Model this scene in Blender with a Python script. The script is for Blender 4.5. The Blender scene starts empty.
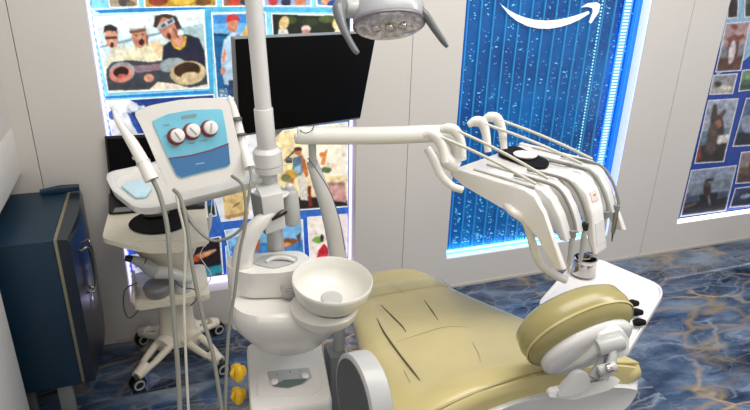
import bpy, bmesh, math, random
from mathutils import Vector, Matrix
random.seed(7)
SC = bpy.context.scene
COL = SC.collection
V = Vector
# ---------------------------------------------------------------- camera
H = 2.05
YAW, PITCH, ROLL, FOC = math.radians(19.5655), math.radians(23.1919), math.radians(1.4839), 614.7
cy, sy, cp, sp = math.cos(YAW), math.sin(YAW), math.cos(PITCH), math.sin(PITCH)
FWD = V((sy*cp, cy*cp, -sp)); R0 = V((cy, -sy, 0)); U0 = R0.cross(FWD)
RT = R0*math.cos(ROLL) + U0*math.sin(ROLL); UP = -R0*math.sin(ROLL) + U0*math.cos(ROLL)
CAMP = V((0, 0, H))
cam = bpy.data.cameras.new('camera'); cam.sensor_width = 36; cam.lens = FOC*36/750; cam.clip_start = .02
co = bpy.data.objects.new('camera', cam); COL.objects.link(co); SC.camera = co
m3 = Matrix((RT, UP, -FWD)).transposed(); co.matrix_world = Matrix.Translation(CAMP) @ m3.to_4x4()
# ---------------------------------------------------------------- world, lights, exposure
SC.view_settings.view_transform = 'Standard'; SC.view_settings.look = 'None'
SC.view_settings.gamma = 1; SC.view_settings.exposure = 0.0; SC.view_settings.use_curve_mapping = False
w = bpy.data.worlds.new('world'); SC.world = w; w.use_nodes = True
w.node_tree.nodes['Background'].inputs[0].default_value = (1, .97, .93, 1)
w.node_tree.nodes['Background'].inputs[1].default_value = .58
def area(name, loc, target, sx, sy_, power, col):
    l = bpy.data.lights.new(name, 'AREA'); l.shape = 'RECTANGLE'; l.size = sx; l.size_y = sy_; l.energy = power; l.color = col
    o = bpy.data.objects.new(name, l); COL.objects.link(o); o.location = loc
    o.rotation_euler = (V(target)-V(loc)).to_track_quat('-Z', 'Y').to_euler(); return o
area('ceiling_light_panel', (1.2, 1.3, 3.6), (1.2, 1.8, 0), 2.2, 1.4, 66, (1, .96, .90))
area('ceiling_light_panel', (2.9, .4, 3.4), (2.5, 3.0, .8), 1.2, 1.2, 56, (.96, .95, 1))
area('ceiling_light_panel', (-.3, -.9, 3.2), (.4, 3.0, .8), 1.6, 1.0, 13, (1, .95, .88))

# ---------------------------------------------------------------- places (camera calibration used as a measuring aid)
def ray(x, y): return FWD + RT*((x-375)/FOC) - UP*((y-205)/FOC)
def Yp(x, y, Y): d = ray(x, y); return CAMP + d*(Y/d.y)
def Zp(x, y, z): d = ray(x, y); return CAMP + d*((z-H)/d.z)
def Xp(x, y, X): d = ray(x, y); return CAMP + d*(X/d.x)
def Tp(x, y, t): return CAMP + ray(x, y)*t
def Np(x, y, pt, n): d = ray(x, y); n = V(n); return CAMP + d*((V(pt)-CAMP).dot(n)/d.dot(n))

# ---------------------------------------------------------------- materials
def lin(c):
    if isinstance(c, str): c = tuple(int(c[i:i+2], 16) for i in (0, 2, 4))
    return tuple((v/255/12.92 if v/255 <= .04045 else ((v/255+.055)/1.055)**2.4) for v in c)
def newmat(name):
    m = bpy.data.materials.new(name); m.use_nodes = True; nt = m.node_tree
    return m, nt, nt.nodes['Principled BSDF']
def pbr(name, c, rough=.4, metal=0, coat=0, var=.05, scale=18, bump=.0, emis=None, estr=0, trans=0, alpha=1):
    m, nt, b = newmat(name); l = lin(c)
    tc = nt.nodes.new('ShaderNodeTexCoord'); n = nt.nodes.new('ShaderNodeTexNoise'); n.inputs['Scale'].default_value = scale
    n.inputs['Detail'].default_value = 4
    nt.links.new(tc.outputs['Object'], n.inputs['Vector'])
    r = nt.nodes.new('ShaderNodeValToRGB')
    r.color_ramp.elements[0].position = .3; r.color_ramp.elements[1].position = .7
    r.color_ramp.elements[0].color = (*[v*(1-var) for v in l], 1); r.color_ramp.elements[1].color = (*[min(1, v*(1+var)) for v in l], 1)
    nt.links.new(n.outputs['Fac'], r.inputs[0]); nt.links.new(r.outputs[0], b.inputs['Base Color'])
    b.inputs['Roughness'].default_value = rough; b.inputs['Metallic'].default_value = metal
    b.inputs['Coat Weight'].default_value = coat; b.inputs['Coat Roughness'].default_value = .12
    b.inputs['Transmission Weight'].default_value = trans; b.inputs['Alpha'].default_value = alpha
    if bump:
        bp = nt.nodes.new('ShaderNodeBump'); bp.inputs['Strength'].default_value = bump; bp.inputs['Distance'].default_value = .004
        nt.links.new(n.outputs['Fac'], bp.inputs['Height']); nt.links.new(bp.outputs[0], b.inputs['Normal'])
    if emis: b.inputs['Emission Color'].default_value = (*lin(emis), 1); b.inputs['Emission Strength'].default_value = estr
    return m
M = dict(
    wall=pbr('painted wall panel', 'CAC6C0', .55, var=.015, scale=2.5),
    wallgap=pbr('panel seam', 'B9B3A8', .8),
    skirt=pbr('skirting', 'B9B4AC', .4),
    reveal=pbr('white reveal', 'E8E6EE', .5),
    panel=pbr('white cabinet laminate', 'E4E2DD', .35, var=.02),
    plas=pbr('ivory moulded plastic', 'DAD7D1', .28, coat=.3, var=.015),
    plas2=pbr('warm ivory enamel', 'D6D4CC', .32, coat=.2, var=.015),
    plasg=pbr('light grey plastic', 'ACADAB', .35, coat=.2, var=.02),
    shell=pbr('grey white shell', 'CCCBC8', .3, coat=.4, var=.02),
    grey=pbr('mid grey plastic', '7C7E7E', .4, var=.03),
    dgrey=pbr('dark grey rubber', '4C4E50', .45, var=.04),
    black=pbr('black plastic', '0B0B0D', .35, var=.1),
    screen=pbr('black screen glass', '020203', .4, var=.1),
    mat=pbr('black silicone', '080708', .7, var=.1),
    leather=pbr('mustard vinyl', 'BCAE78', .36, coat=.25, var=.05, scale=9, bump=.12),
    leather2=pbr('olive mustard vinyl', '958B58', .32, coat=.25, var=.05, scale=9, bump=.1),
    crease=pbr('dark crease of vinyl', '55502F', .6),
    chrome=pbr('polished steel', 'C8C2C0', .14, metal=1, var=.05),
    steel=pbr('brushed steel', '9C9A96', .3, metal=1),
    hose=pbr('grey hose', '77776F', .45, var=.05),
    hosel=pbr('pale hose', 'BDB9AC', .4, var=.05),
    fridge=pbr('petrol blue enamel', '0A2C40', .5, var=.06, scale=5),
    fridged=pbr('dark navy door', '14202E', .3, coat=.15, var=.06, scale=5),
    strip=pbr('brass coloured gasket', '8F8772', .35, metal=.4),
    yellow=pbr('yellow plastic', 'E8B81E', .35),
    red=pbr('dark red ring', '7A2330', .4),
    cyan=pbr('pale cyan faceplate', '6DB6CC', .4, var=.03),
    blue=pbr('steel blue faceplate', '3E6F9E', .4, var=.03),
    knob=pbr('white knob', 'DEDAD6', .3),
    ink=pbr('grey ink', '7C8C92', .5),
    mask=pbr('pale blue fabric', 'BFDBE8', .8, var=.06, scale=60),
    cart=pbr('cream cart enamel', 'E6DDC8', .35, var=.02),
    led=pbr('violet white led strip', 'D8D2FF', .5, emis='D8D4FF', estr=1.25),
    ledw=pbr('cool white led strip', 'E6EEFF', .5, emis='D8E6FF', estr=3.2),
    ledb=pbr('blue led strip', '2C6CFF', .5, emis='3C86FF', estr=1.5),
    ledc=pbr('cyan led strip', '60D8FF', .5, emis='58CFFF', estr=8.0),
    rib=pbr('clear acrylic rib', '2E8CC4', .25, emis='2484C4', estr=.22),
    bubble=pbr('air bubble', '80D0E8', .2, emis='38B0DC', estr=.5),
    logo=pbr('white vinyl decal', 'E6E8E6', .5, emis='DCE2E2', estr=.35),
    clear=pbr('clear plastic', 'E8E8E8', .08, trans=.85),
    qr=pbr('pale sticker', 'C9C8C4', .5),
)
def print_mat(name, es, rough=.35):
    m, nt, b = newmat(name)
    a = nt.nodes.new('ShaderNodeAttribute'); a.attribute_name = 'col'
    tc = nt.nodes.new('ShaderNodeTexCoord'); n = nt.nodes.new('ShaderNodeTexNoise'); n.inputs['Scale'].default_value = 30; n.inputs['Detail'].default_value = 8; n.inputs['Roughness'].default_value = .65
    nt.links.new(tc.outputs['Object'], n.inputs['Vector'])
    mr = nt.nodes.new('ShaderNodeMapRange'); mr.inputs[1].default_value = .3; mr.inputs[2].default_value = .7; mr.inputs[3].default_value = .68; mr.inputs[4].default_value = 1.2
    nt.links.new(n.outputs['Fac'], mr.inputs[0])
    mx = nt.nodes.new('ShaderNodeVectorMath'); mx.operation = 'SCALE'
    nt.links.new(a.outputs['Color'], mx.inputs[0]); nt.links.new(mr.outputs[0], mx.inputs['Scale'])
    nt.links.new(mx.outputs[0], b.inputs['Base Color']); b.inputs['Roughness'].default_value = rough
    if es:
        nt.links.new(mx.outputs[0], b.inputs['Emission Color']); b.inputs['Emission Strength'].default_value = es
    return m
M['screen'].node_tree.nodes['Principled BSDF'].inputs['Specular IOR Level'].default_value = .12
M['mat'].node_tree.nodes['Principled BSDF'].inputs['Specular IOR Level'].default_value = .2
M['backlit'] = print_mat('backlit print', .36)
M['print'] = print_mat('poster print', .0)
def water_mat():
    m, nt, b = newmat('blue bubbling water')
    tc = nt.nodes.new('ShaderNodeTexCoord'); n = nt.nodes.new('ShaderNodeTexNoise'); n.inputs['Scale'].default_value = 3.5; n.inputs['Detail'].default_value = 5
    nt.links.new(tc.outputs['Object'], n.inputs['Vector'])
    r = nt.nodes.new('ShaderNodeValToRGB'); e = r.color_ramp.elements
    e[0].position = .3; e[0].color = (*lin('02306E'), 1); e[1].position = .72; e[1].color = (*lin('0762A6'), 1)
    nt.links.new(n.outputs['Fac'], r.inputs[0]); nt.links.new(r.outputs[0], b.inputs['Base Color']); nt.links.new(r.outputs[0], b.inputs['Emission Color'])
    b.inputs['Emission Strength'].default_value = .34; b.inputs['Roughness'].default_value = .3
    return m
M['water'] = water_mat()
def marble():
    m, nt, b = newmat('polished blue marble tile'); N = nt.nodes.new; L = nt.links.new
    tc = N('ShaderNodeTexCoord')
    sep = N('ShaderNodeSeparateXYZ'); L(tc.outputs['Object'], sep.inputs[0])
    # tile cells 1.2 x 1.2, joint at y = 2.77
    def cell(src, off, size):
        a = N('ShaderNodeMath'); a.operation = 'SUBTRACT'; L(src, a.inputs[0]); a.inputs[1].default_value = off
        d = N('ShaderNodeMath'); d.operation = 'DIVIDE'; L(a.outputs[0], d.inputs[0]); d.inputs[1].default_value = size
        f = N('ShaderNodeMath'); f.operation = 'FLOOR'; L(d.outputs[0], f.inputs[0])
        fr = N('ShaderNodeMath'); fr.operation = 'FRACT'; L(d.outputs[0], fr.inputs[0])
        return f.outputs[0], fr.outputs[0]
    fx, rx = cell(sep.outputs[0], .30, 1.6); fy, ry = cell(sep.outputs[1], 2.77-4*1.2, 1.2)
    cmb = N('ShaderNodeCombineXYZ'); L(fx, cmb.inputs[0]); L(fy, cmb.inputs[1])
    wn = N('ShaderNodeTexWhiteNoise'); wn.noise_dimensions = '3D'; L(cmb.outputs[0], wn.inputs['Vector'])
    sc = N('ShaderNodeVectorMath'); sc.operation = 'SCALE'; sc.inputs['Scale'].default_value = 9; L(wn.outputs['Color'], sc.inputs[0])
    ad = N('ShaderNodeVectorMath'); ad.operation = 'ADD'; L(tc.outputs['Object'], ad.inputs[0]); L(sc.outputs[0], ad.inputs[1])
    mp = N('ShaderNodeMapping'); mp.inputs['Rotation'].default_value = (0, 0, math.radians(35)); mp.inputs['Scale'].default_value = (1, 2.1, 1); L(ad.outputs[0], mp.inputs[0])
    warp = N('ShaderNodeTexNoise'); warp.inputs['Scale'].default_value = 1.8; warp.inputs['Detail'].default_value = 6; L(mp.outputs[0], warp.inputs['Vector'])
    ws = N('ShaderNodeVectorMath'); ws.operation = 'SCALE'; ws.inputs['Scale'].default_value = .6; L(warp.outputs['Color'], ws.inputs[0])
    wv = N('ShaderNodeVectorMath'); wv.operation = 'ADD'; L(mp.outputs[0], wv.inputs[0]); L(ws.outputs[0], wv.inputs[1])
    base = N('ShaderNodeTexNoise'); base.inputs['Scale'].default_value = 2.2; base.inputs['Detail'].default_value = 8; base.inputs['Roughness'].default_value = .6; L(wv.outputs[0], base.inputs['Vector'])
    cr = N('ShaderNodeValToRGB'); e = cr.color_ramp.elements
    e[0].position = .38; e[0].color = (*lin('1E2C40'), 1); e[1].position = .70; e[1].color = (*lin('7E8DA0'), 1)
    k = e.new(.5); k.color = (*lin('425570'), 1); L(base.outputs['Fac'], cr.inputs[0])
    def veins(scale, w, seedoff):
        o = N('ShaderNodeVectorMath'); o.operation = 'ADD'; L(wv.outputs[0], o.inputs[0]); o.inputs[1].default_value = (seedoff, seedoff*.7, 0)
        v = N('ShaderNodeTexVoronoi'); v.feature = 'DISTANCE_TO_EDGE'; v.inputs['Scale'].default_value = scale; L(o.outputs[0], v.inputs['Vector'])
        r = N('ShaderNodeMapRange'); r.inputs[1].default_value = 0; r.inputs[2].default_value = w; r.inputs[3].default_value = 1; r.inputs[4].default_value = 0; L(v.outputs['Distance'], r.inputs[0])
        return r.outputs[0]
    def mul(a, b_):
        q = N('ShaderNodeMath'); q.operation = 'MULTIPLY'; L(a, q.inputs[0])
        if isinstance(b_, float): q.inputs[1].default_value = b_
        else: L(b_, q.inputs[1])
        return q.outputs[0]
    def patch(scale, lo, hi, off):
        o = N('ShaderNodeVectorMath'); o.operation = 'ADD'; L(ad.outputs[0], o.inputs[0]); o.inputs[1].default_value = (off, off, 0)
        n = N('ShaderNodeTexNoise'); n.inputs['Scale'].default_value = scale; L(o.outputs[0], n.inputs['Vector'])
        r = N('ShaderNodeMapRange'); r.inputs[1].default_value = lo; r.inputs[2].default_value = hi; L(n.outputs['Fac'], r.inputs[0]); return r.outputs[0]
    def mix(fac, c1, col):
        x = N('ShaderNodeMix'); x.data_type = 'RGBA'; L(fac, x.inputs['Factor']); L(c1, x.inputs['A']); x.inputs['B'].default_value = (*lin(col), 1); return x.outputs['Result']
    c = mix(mul(mul(veins(3.0, .055, 3.1), patch(2.6, .46, .66, 1.)), .5), cr.outputs[0], 'AEB8C2')
    c = mix(mul(mul(veins(2.3, .10, 8.3), patch(1.5, .50, .64, 5.)), .75), c, '9A8868')
    c = mix(mul(mul(veins(6.0, .05, 2.3), patch(1.9, .46, .62, 12.)), .45), c, 'A8A090')
    c = mix(mul(mul(veins(1.1, .03, 1.3), patch(1.0, .45, .6, 9.)), .7), c, 'C2AA80')
    # joints
    def joint(r_, wdt):
        a = N('ShaderNodeMath'); a.operation = 'LESS_THAN'; L(r_, a.inputs[0]); a.inputs[1].default_value = wdt; return a.outputs[0]
    j = N('ShaderNodeMath'); j.operation = 'MAXIMUM'; L(joint(rx, .002), j.inputs[0]); L(joint(ry, .0035), j.inputs[1])
    c = mix(mul(j.outputs[0], .8), c, '5C6676')
    L(c, b.inputs['Base Color']); b.inputs['Roughness'].default_value = .08; b.inputs['Specular IOR Level'].default_value = .5
    return m
M['marble'] = marble()

# ---------------------------------------------------------------- object helpers
def wloc(o):
    l = V((0, 0, 0))
    while o: l += o.location; o = o.parent
    return l
def link(name, me, parent=None, loc=(0, 0, 0)):
    o = bpy.data.objects.new(name, me); COL.objects.link(o)
    o.location = V(loc) - (wloc(parent) if parent else V((0, 0, 0)))
    if parent: o.parent = parent
    return o
def obj(name, bm, mats, parent=None, smooth=35, flip=True):
    if flip: bmesh.ops.recalc_face_normals(bm, faces=bm.faces)
    lo = V((min(v.co.x for v in bm.verts), min(v.co.y for v in bm.verts), min(v.co.z for v in bm.verts)))
    hi = V((max(v.co.x for v in bm.verts), max(v.co.y for v in bm.verts), max(v.co.z for v in bm.verts)))
    c = (lo+hi)/2
    bmesh.ops.translate(bm, verts=bm.verts, vec=-c)
    me = bpy.data.meshes.new(name); bm.to_mesh(me); bm.free()
    if not isinstance(mats, (list, tuple)): mats = [mats]
    for m in mats: me.materials.append(M[m] if isinstance(m, str) else m)
    me.polygons.foreach_set('use_smooth', [True]*len(me.polygons))
    me.set_sharp_from_angle(angle=math.radians(smooth))
    return link(name, me, parent, c)
def thing(name, label, cat, loc, group=None):
    o = link(name, None, None, loc); o.empty_display_size = .05
    o['label'] = label; o['category'] = cat
    if group: o['group'] = group
    return o
def tag(o, label, cat, group=None, kind=None):
    o['label'] = label; o['category'] = cat
    if group: o['group'] = group
    if kind: o['kind'] = kind
    return o
def lab(o, label): o['label'] = label; return o
def struct(name, bm, m, smooth=35):
    o = obj(name, bm, m, None, smooth); o['kind'] = 'structure'; return o
def BM(): return bmesh.new()
def merge(bm, src):
    me = bpy.data.meshes.new('tmp'); src.to_mesh(me); src.free(); bm.from_mesh(me); bpy.data.meshes.remove(me)
def box(bm, lo, hi, bev=0, seg=2, mi=0, Mx=None):
    t = BM(); r = bmesh.ops.create_cube(t, size=1)
    lo, hi = V(lo), V(hi)
    for v in t.verts: v.co = V(((lo[i]+hi[i])/2 + v.co[i]*(hi[i]-lo[i])) for i in range(3))
    if bev: bmesh.ops.bevel(t, geom=t.edges[:]+t.verts[:], offset=bev, segments=seg, profile=.5, affect='EDGES')
    for f in t.faces: f.material_index = mi
    if Mx is not None: bmesh.ops.transform(t, matrix=Mx, verts=t.verts)
    merge(bm, t); return bm
def B(lo, hi, bev=0, seg=2, Mx=None): return box(BM(), lo, hi, bev, seg, 0, Mx)
def loft(rings, cap=True, closed=False, mi=0, bm=None):
    bm = bm or BM()
    vs = [[bm.verts.new(p) for p in r] for r in rings]; n = len(vs[0])
    for a in range(len(vs) - (0 if closed else 1)):
        A, C = vs[a], vs[(a+1) % len(vs)]
        for i in range(n):
            f = bm.faces.new((A[i], A[(i+1) % n], C[(i+1) % n], C[i])); f.material_index = mi
    if cap and not closed:
        bm.faces.new(vs[0][::-1]).material_index = mi; bm.faces.new(vs[-1]).material_index = mi
    return bm
def ring(c, a, b, n=2, k=32):
    c, a, b = V(c), V(a), V(b); out = []
    for i in range(k):
        t = 2*math.pi*i/k; ct, st = math.cos(t), math.sin(t)
        out.append(c + a*math.copysign(abs(ct)**(2/n), ct) + b*math.copysign(abs(st)**(2/n), st))
    return out
def spline(pts, sub=8):
    pts = [V(p) for p in pts]
    if len(pts) < 3 or sub < 2: return pts
    P = [pts[0]*2-pts[1]] + pts + [pts[-1]*2-pts[-2]]; out = []
    for i in range(1, len(P)-2):
        for s in range(sub):
            t = s/sub; a, b, c, d = P[i-1:i+3]
            out.append(.5*((2*b)+(c-a)*t+(2*a-5*b+4*c-d)*t*t+(3*b-a-3*c+d)*t**3))
    out.append(pts[-1]); return out
def tube(pts, r, sub=8, k=12, cap=True, bm=None, flat=1.0, upv=None, n=2):
    """tube through pts; r a number or one radius per point; flat squashes the second axis"""
    m = len(pts); P = spline(pts, sub)
    rs = r if isinstance(r, (list, tuple)) else [r]*m
    def rad(i):
        f = i/(len(P)-1)*(m-1); a = min(int(f), m-2); return rs[a]*(1-(f-a))+rs[a+1]*(f-a)
    rings = []; t0 = (P[1]-P[0]).normalized()
    ref = V(upv) if upv else (V((0, 0, 1)) if abs(t0.z) < .9 else V((1, 0, 0)))
    N_ = (ref - t0*ref.dot(t0)).normalized()
    for i, p in enumerate(P):
        t = (P[min(i+1, len(P)-1)]-P[max(i-1, 0)]).normalized()
        N_ = (N_ - t*N_.dot(t)).normalized(); b = t.cross(N_)
        rings.append(ring(p, N_*rad(i), b*rad(i)*flat, n, k))
    return loft(rings, cap, bm=bm)
def cyl(a, b, r, r2=None, k=24, bev=0, bm=None):
    a, b = V(a), V(b); r2 = r if r2 is None else r2; d = (b-a); L = d.length; d.normalize()
    ref = V((0, 0, 1)) if abs(d.z) < .9 else V((1, 0, 0)); n = (ref-d*ref.dot(d)).normalized(); m = d.cross(n)
    if bev:
        st = [(0, r-bev), (bev*.3, r-bev*.3), (bev, r), (L-bev, r2), (L-bev*.3, r2-bev*.3), (L, r2-bev)]
    else: st = [(0, r), (L, r2)]
    return loft([ring(a+d*h, n*q, m*q, 2, k) for h, q in st], bm=bm)
def lathe(c, axis, prof, k=32, bm=None, closed=False, cap=True):
    """prof: (distance along axis, radius)"""
    c, d = V(c), V(axis).normalized(); ref = V((0, 0, 1)) if abs(d.z) < .9 else V((1, 0, 0)); n = (ref-d*ref.dot(d)).normalized(); m = d.cross(n)
    return loft([ring(c+d*h, n*max(q, 1e-4), m*max(q, 1e-4), 2, k) for h, q in prof], cap=cap, closed=closed, bm=bm)
def prism(pts, vec, bev=0, seg=3, bm=None):
    """polygon extruded along vec with rounded edges"""
    t = BM(); vec = V(vec); a = [t.verts.new(V(p)) for p in pts]; b = [t.verts.new(V(p)+vec) for p in pts]
    t.faces.new(a[::-1]); t.faces.new(b); n = len(a)
    for i in range(n): t.faces.new((a[i], a[(i+1) % n], b[(i+1) % n], b[i]))
    if bev: bmesh.ops.bevel(t, geom=t.edges[:], offset=bev, segments=seg, profile=.5, affect='EDGES', clamp_overlap=True)
    if bm is None: return t
    merge(bm, t); return bm
def rnd(pts, r, k=5):
    """round the corners of a planar polygon"""
    pts = [V(p) for p in pts]; out = []; n = len(pts)
    for i in range(n):
        p, a, b = pts[i], pts[i-1], pts[(i+1) % n]; ra = min(r, (a-p).length*.48); rb = min(r, (b-p).length*.48)
        A = p+(a-p).normalized()*ra; C = p+(b-p).normalized()*rb
        for j in range(k+1):
            t = j/k; out.append(A*(1-t)**2+p*2*t*(1-t)+C*t*t)
    return out
def frame(o, x, y):
    x = V(x).normalized(); z = x.cross(V(y)).normalized(); y = z.cross(x)
    m = Matrix.Identity(4)
    for i, c in enumerate((x, y, z)):
        for j in range(3): m[j][i] = c[j]
    for j in range(3): m[j][3] = V(o)[j]
    return m
D = 3.083            # plane of the back wall
RX = .10             # depth of the recesses
PX0, PX1, PZ0 = -.279, .978, .236
AX0, AX1, AZ0 = 1.582, 2.81, .215
QX0, QX1, QZ0 = 3.412, 4.9, .228
TOPZ = 2.35; WH = 2.7

# ================================================================ SETTING
bm = BM(); box(bm, (-1.6, -1.2, -.05), (5.4, D+.2, 0)); struct('floor', bm, 'marble')
bm = BM()
def wp(x0, x1, z0, z1, dy=0): box(bm, (x0, D+dy, z0), (x1, D+RX+.06, z1))
g = .0016
for x0, x1 in ((-1.3, -.583), (-.583, PX0), (PX1, 1.284), (1.284, AX0), (AX1, 3.13), (3.13, QX0), (QX1, 5.4)):
    wp(x0+(g if x0 in (-.583, 1.284, 3.13) else 0), x1-(g if x1 in (-.583, 1.284, 3.13) else 0), 0, WH)
for x0, x1, z0 in ((PX0, PX1, PZ0), (AX0, AX1, AZ0), (QX0, QX1, QZ0)):
    wp(x0, x1, 0, z0); wp(x0, x1, TOPZ, WH)
struct('wall_back', bm, 'wall')
bm = BM(); box(bm, (-1.3, D+RX+.06, 0), (5.4, D+RX+.08, WH)); struct('wall_back_core', bm, 'wallgap')
bm = BM(); box(bm, (-.38, D-.006, 0), (5.4, D, .022), .002); struct('baseboard_back', bm, 'skirt')
# left side: wall above, white laminate ledge, niche for the fridge, white end panel
bm = BM(); box(bm, (-.75, 1.2, 1.245), (-.66, D, WH)); struct('wall_left', bm, 'wall')
bm = BM(); box(bm, (-1.3, 1.2, 1.02), (-.66, D-.001, 1.245), .003); struct('trim_1', bm, 'panel')
bm = BM(); box(bm, (-1.3, 1.2, 0), (-.66, 2.354, 1.02), .003); struct('trim_2', bm, 'panel')
bm = BM(); box(bm, (-1.30, 2.354, 0), (-1.28, D, 1.02)); struct('wall_niche', bm, 'wall')

# ================================================================ BACKLIT POSTER (photographs of people fishing)
def colface(bm, lay, pts, c):
    f = bm.faces.new([bm.verts.new(p) for p in pts]); l = (*lin(c), 1)
    for lp in f.loops: lp[lay] = l
def ell(cx, cy_, rx, ry, rot=0, k=18):
    c, s = math.cos(math.radians(rot)), math.sin(math.radians(rot))
    return [(cx+rx*math.cos(2*math.pi*i/k)*c-ry*math.sin(2*math.pi*i/k)*s, cy_+rx*math.cos(2*math.pi*i/k)*s+ry*math.sin(2*math.pi*i/k)*c) for i in range(k)]
YP = D+RX-.004       # print plane
def flatpic(name, parent, mat, yp, shapes, base=0, xmin=-9, xmax=9, zmin=-9):
    """flat print: each shape is (colour, pixel outline); later ones lie a hair in front"""
    bm = BM(); lay = bm.loops.layers.float_color.new('col')
    for i, (c, pts) in enumerate(shapes):
        q = []
        for x, y in pts:
            p = Yp(x, y, yp-.0012-base-.00045*i); p.x = min(max(p.x, xmin), xmax); p.z = max(p.z, zmin); q.append(p)
        colface(bm, lay, q, c)
    return obj(name, bm, mat, parent, flip=False)
import numpy as np
def softpic(name, parent, mat, yp, shapes, xmin=-9, xmax=9, zmin=-9, step=.65, blur=1, off=.004, tex=.10):
    """flat photograph: coloured outlines blended into one grid of vertex colours, like a soft print"""
    q = [np.array(p, float) for p in shapes[0][1]]
    nu = max(6, int(max(np.linalg.norm(q[1]-q[0]), np.linalg.norm(q[2]-q[3]))/step)); nv = max(6, int(np.linalg.norm(q[3]-q[0])/step))
    U, W = np.meshgrid(np.linspace(0, 1, nu+1), np.linspace(0, 1, nv+1))
    PXX = (1-U)*(1-W)*q[0][0]+U*(1-W)*q[1][0]+U*W*q[2][0]+(1-U)*W*q[3][0]
    PYY = (1-U)*(1-W)*q[0][1]+U*(1-W)*q[1][1]+U*W*q[2][1]+(1-U)*W*q[3][1]
    C_ = np.ones(PXX.shape+(3,))*np.array(lin(shapes[0][0]))
    rs = np.random.RandomState(int(q[0][0]*7+q[0][1]*3) % 9999)
    for c, pts in shapes[1:]:
        ins = np.zeros(PXX.shape, bool); n = len(pts)
        for a in range(n):
            x1, y1 = pts[a]; x2, y2 = pts[(a+1) % n]
            if y1 == y2: continue
            ins ^= ((y1 > PYY) != (y2 > PYY)) & (PXX < (x2-x1)*(PYY-y1)/(y2-y1)+x1)
        C_[ins] = np.array(lin(c))*(1+rs.uniform(-.08, .08))
    edge = C_.copy()
    def bl(A):
        A = np.concatenate([A[:1], A, A[-1:]], 0); A = (A[:-2]+2*A[1:-1]+A[2:])/4
        A = np.concatenate([A[:, :1], A, A[:, -1:]], 1); return (A[:, :-2]+2*A[:, 1:-1]+A[:, 2:])/4
    nz = rs.uniform(-1, 1, C_.shape[:2]+(1,)); n2 = nz.copy()
    for _ in range(3): nz = bl(nz)
    for _ in range(12): n2 = bl(n2)
    for _ in range(blur): C_ = bl(C_)
    C_ = np.clip(C_*(1+tex*(nz*3+n2*9)), 0, 1)
    rim = (U < 1.3/nu/step*.8) | (U > 1-1.3/nu/step*.8) | (W < 1.3/nv/step*.8) | (W > 1-1.3/nv/step*.8)
    C_[rim] = np.array(lin(shapes[0][0]))
    vs = []
    for a in range(nv+1):
        for b_ in range(nu+1):
            p = Yp(PXX[a, b_], PYY[a, b_], yp-off); p.x = min(max(p.x, xmin), xmax); p.z = max(p.z, zmin); vs.append(p)
    mn_ = V([sum(v[k] for v in vs)/len(vs) for k in range(3)])
    fs = [(a*(nu+1)+b_, (a+1)*(nu+1)+b_, (a+1)*(nu+1)+b_+1, a*(nu+1)+b_+1) for a in range(nv) for b_ in range(nu)]
    me = bpy.data.meshes.new(name); me.from_pydata([v-mn_ for v in vs], [], fs)
    at = me.color_attributes.new('col', 'FLOAT_COLOR', 'POINT')
    at.data.foreach_set('color', np.concatenate([C_.reshape(-1, 3), np.ones((len(vs), 1))], 1).ravel())
    me.materials.append(M[mat]); me.update()
    return link(name, me, parent, mn_)
box_ = thing('light_box', 'backlit collage of fishing photographs on blue water ground, left of the monitor and behind it', 'light box', ((PX0+PX1)/2, YP, PZ0))
bm = BM(); box(bm, (PX0+.012, YP, PZ0+.045), (PX1-.016, YP+.012, TOPZ-.002))
lay = bm.loops.layers.float_color.new('col')
for f in bm.faces:
    for lp in f.loops:
        z = lp.vert.co.z; lp[lay] = (*lin('1F4FC0' if z < 1 else '78CCE4'), 1)
obj('backing_print', bm, 'backlit', box_)
K = dict(xmin=PX0+.016, xmax=PX1-.018, zmin=PZ0+.047)
# ground bands of the collage
o = flatpic('ground_print', box_, 'backlit', YP, [
    ('86D2E6', [(90, -60), (360, -60), (360, 60), (280, 110), (214, 100), (105, 104), (92, 10)]),
    ('C8EFF5', [(88, 8), (206, 6), (206, 12), (92, 16)]),
    ('2C86CC', [(94, 10.5), (138, 8), (206, 7), (206, 9), (140, 12), (100, 13)]),
    ('2A86D4', [(104, 96.5), (212, 90), (212, 93.5), (106, 98.5)]),
    ('49A6D6', [(205, 8), (211, 8), (214, 100), (209, 100)]),
    ('58B4DC', [(206, 7), (360, 8), (360, 11.5), (206, 11)]),
], **K)
def photo(shapes, border, parent=box_, mat='backlit', yp=YP, lim=K):
    xs = [p[0] for p in border]; 
    return softpic('photo', parent, mat, yp, [('F2F6FA', border)]+shapes, **lim)
def inset(q, d=1.3):
    cx = sum(p[0] for p in q)/len(q); cy_ = sum(p[1] for p in q)/len(q)
    return [(x+(d if x < cx else -d), y+(d if y < cy_ else -d)) for x, y in q]
# top row
q = [(103, -40), (138, -40), (139, 7.5), (109, 8)]
photo([('B5A68E', inset(q)), ('4E4C48', ell(124, 1, 6, 6)), ('7C6B52', ell(131, 4, 5, 3))], q)
q = [(141, -40), (216, -40), (217, 7), (144, 8)]
photo([('B89432', inset(q)), ('8C3A24', ell(158, 1, 10, 5)), ('D8B448', ell(182, 0, 12, 5)), ('6C4A20', ell(203, 2, 8, 4))], q)
q = [(221, -40), (262, -40), (263, 6.5), (222, 7)]
photo([('8E6A58', inset(q)), ('B84030', ell(234, 1, 6, 5)), ('3C3C48', ell(246, 2, 6, 4))], q)
q = [(262, -40), (311, -40), (312, 6.5), (263, 6.5)]
photo([('8FA6C8', inset(q)), ('C23C44', ell(273, 1, 5, 5)), ('2E3450', ell(286, 2, 5, 5)), ('C87C60', ell(300, 1, 6, 5))], q)
q = [(315, -40), (352, -40), (352, 7), (316, 6.5)]
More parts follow.
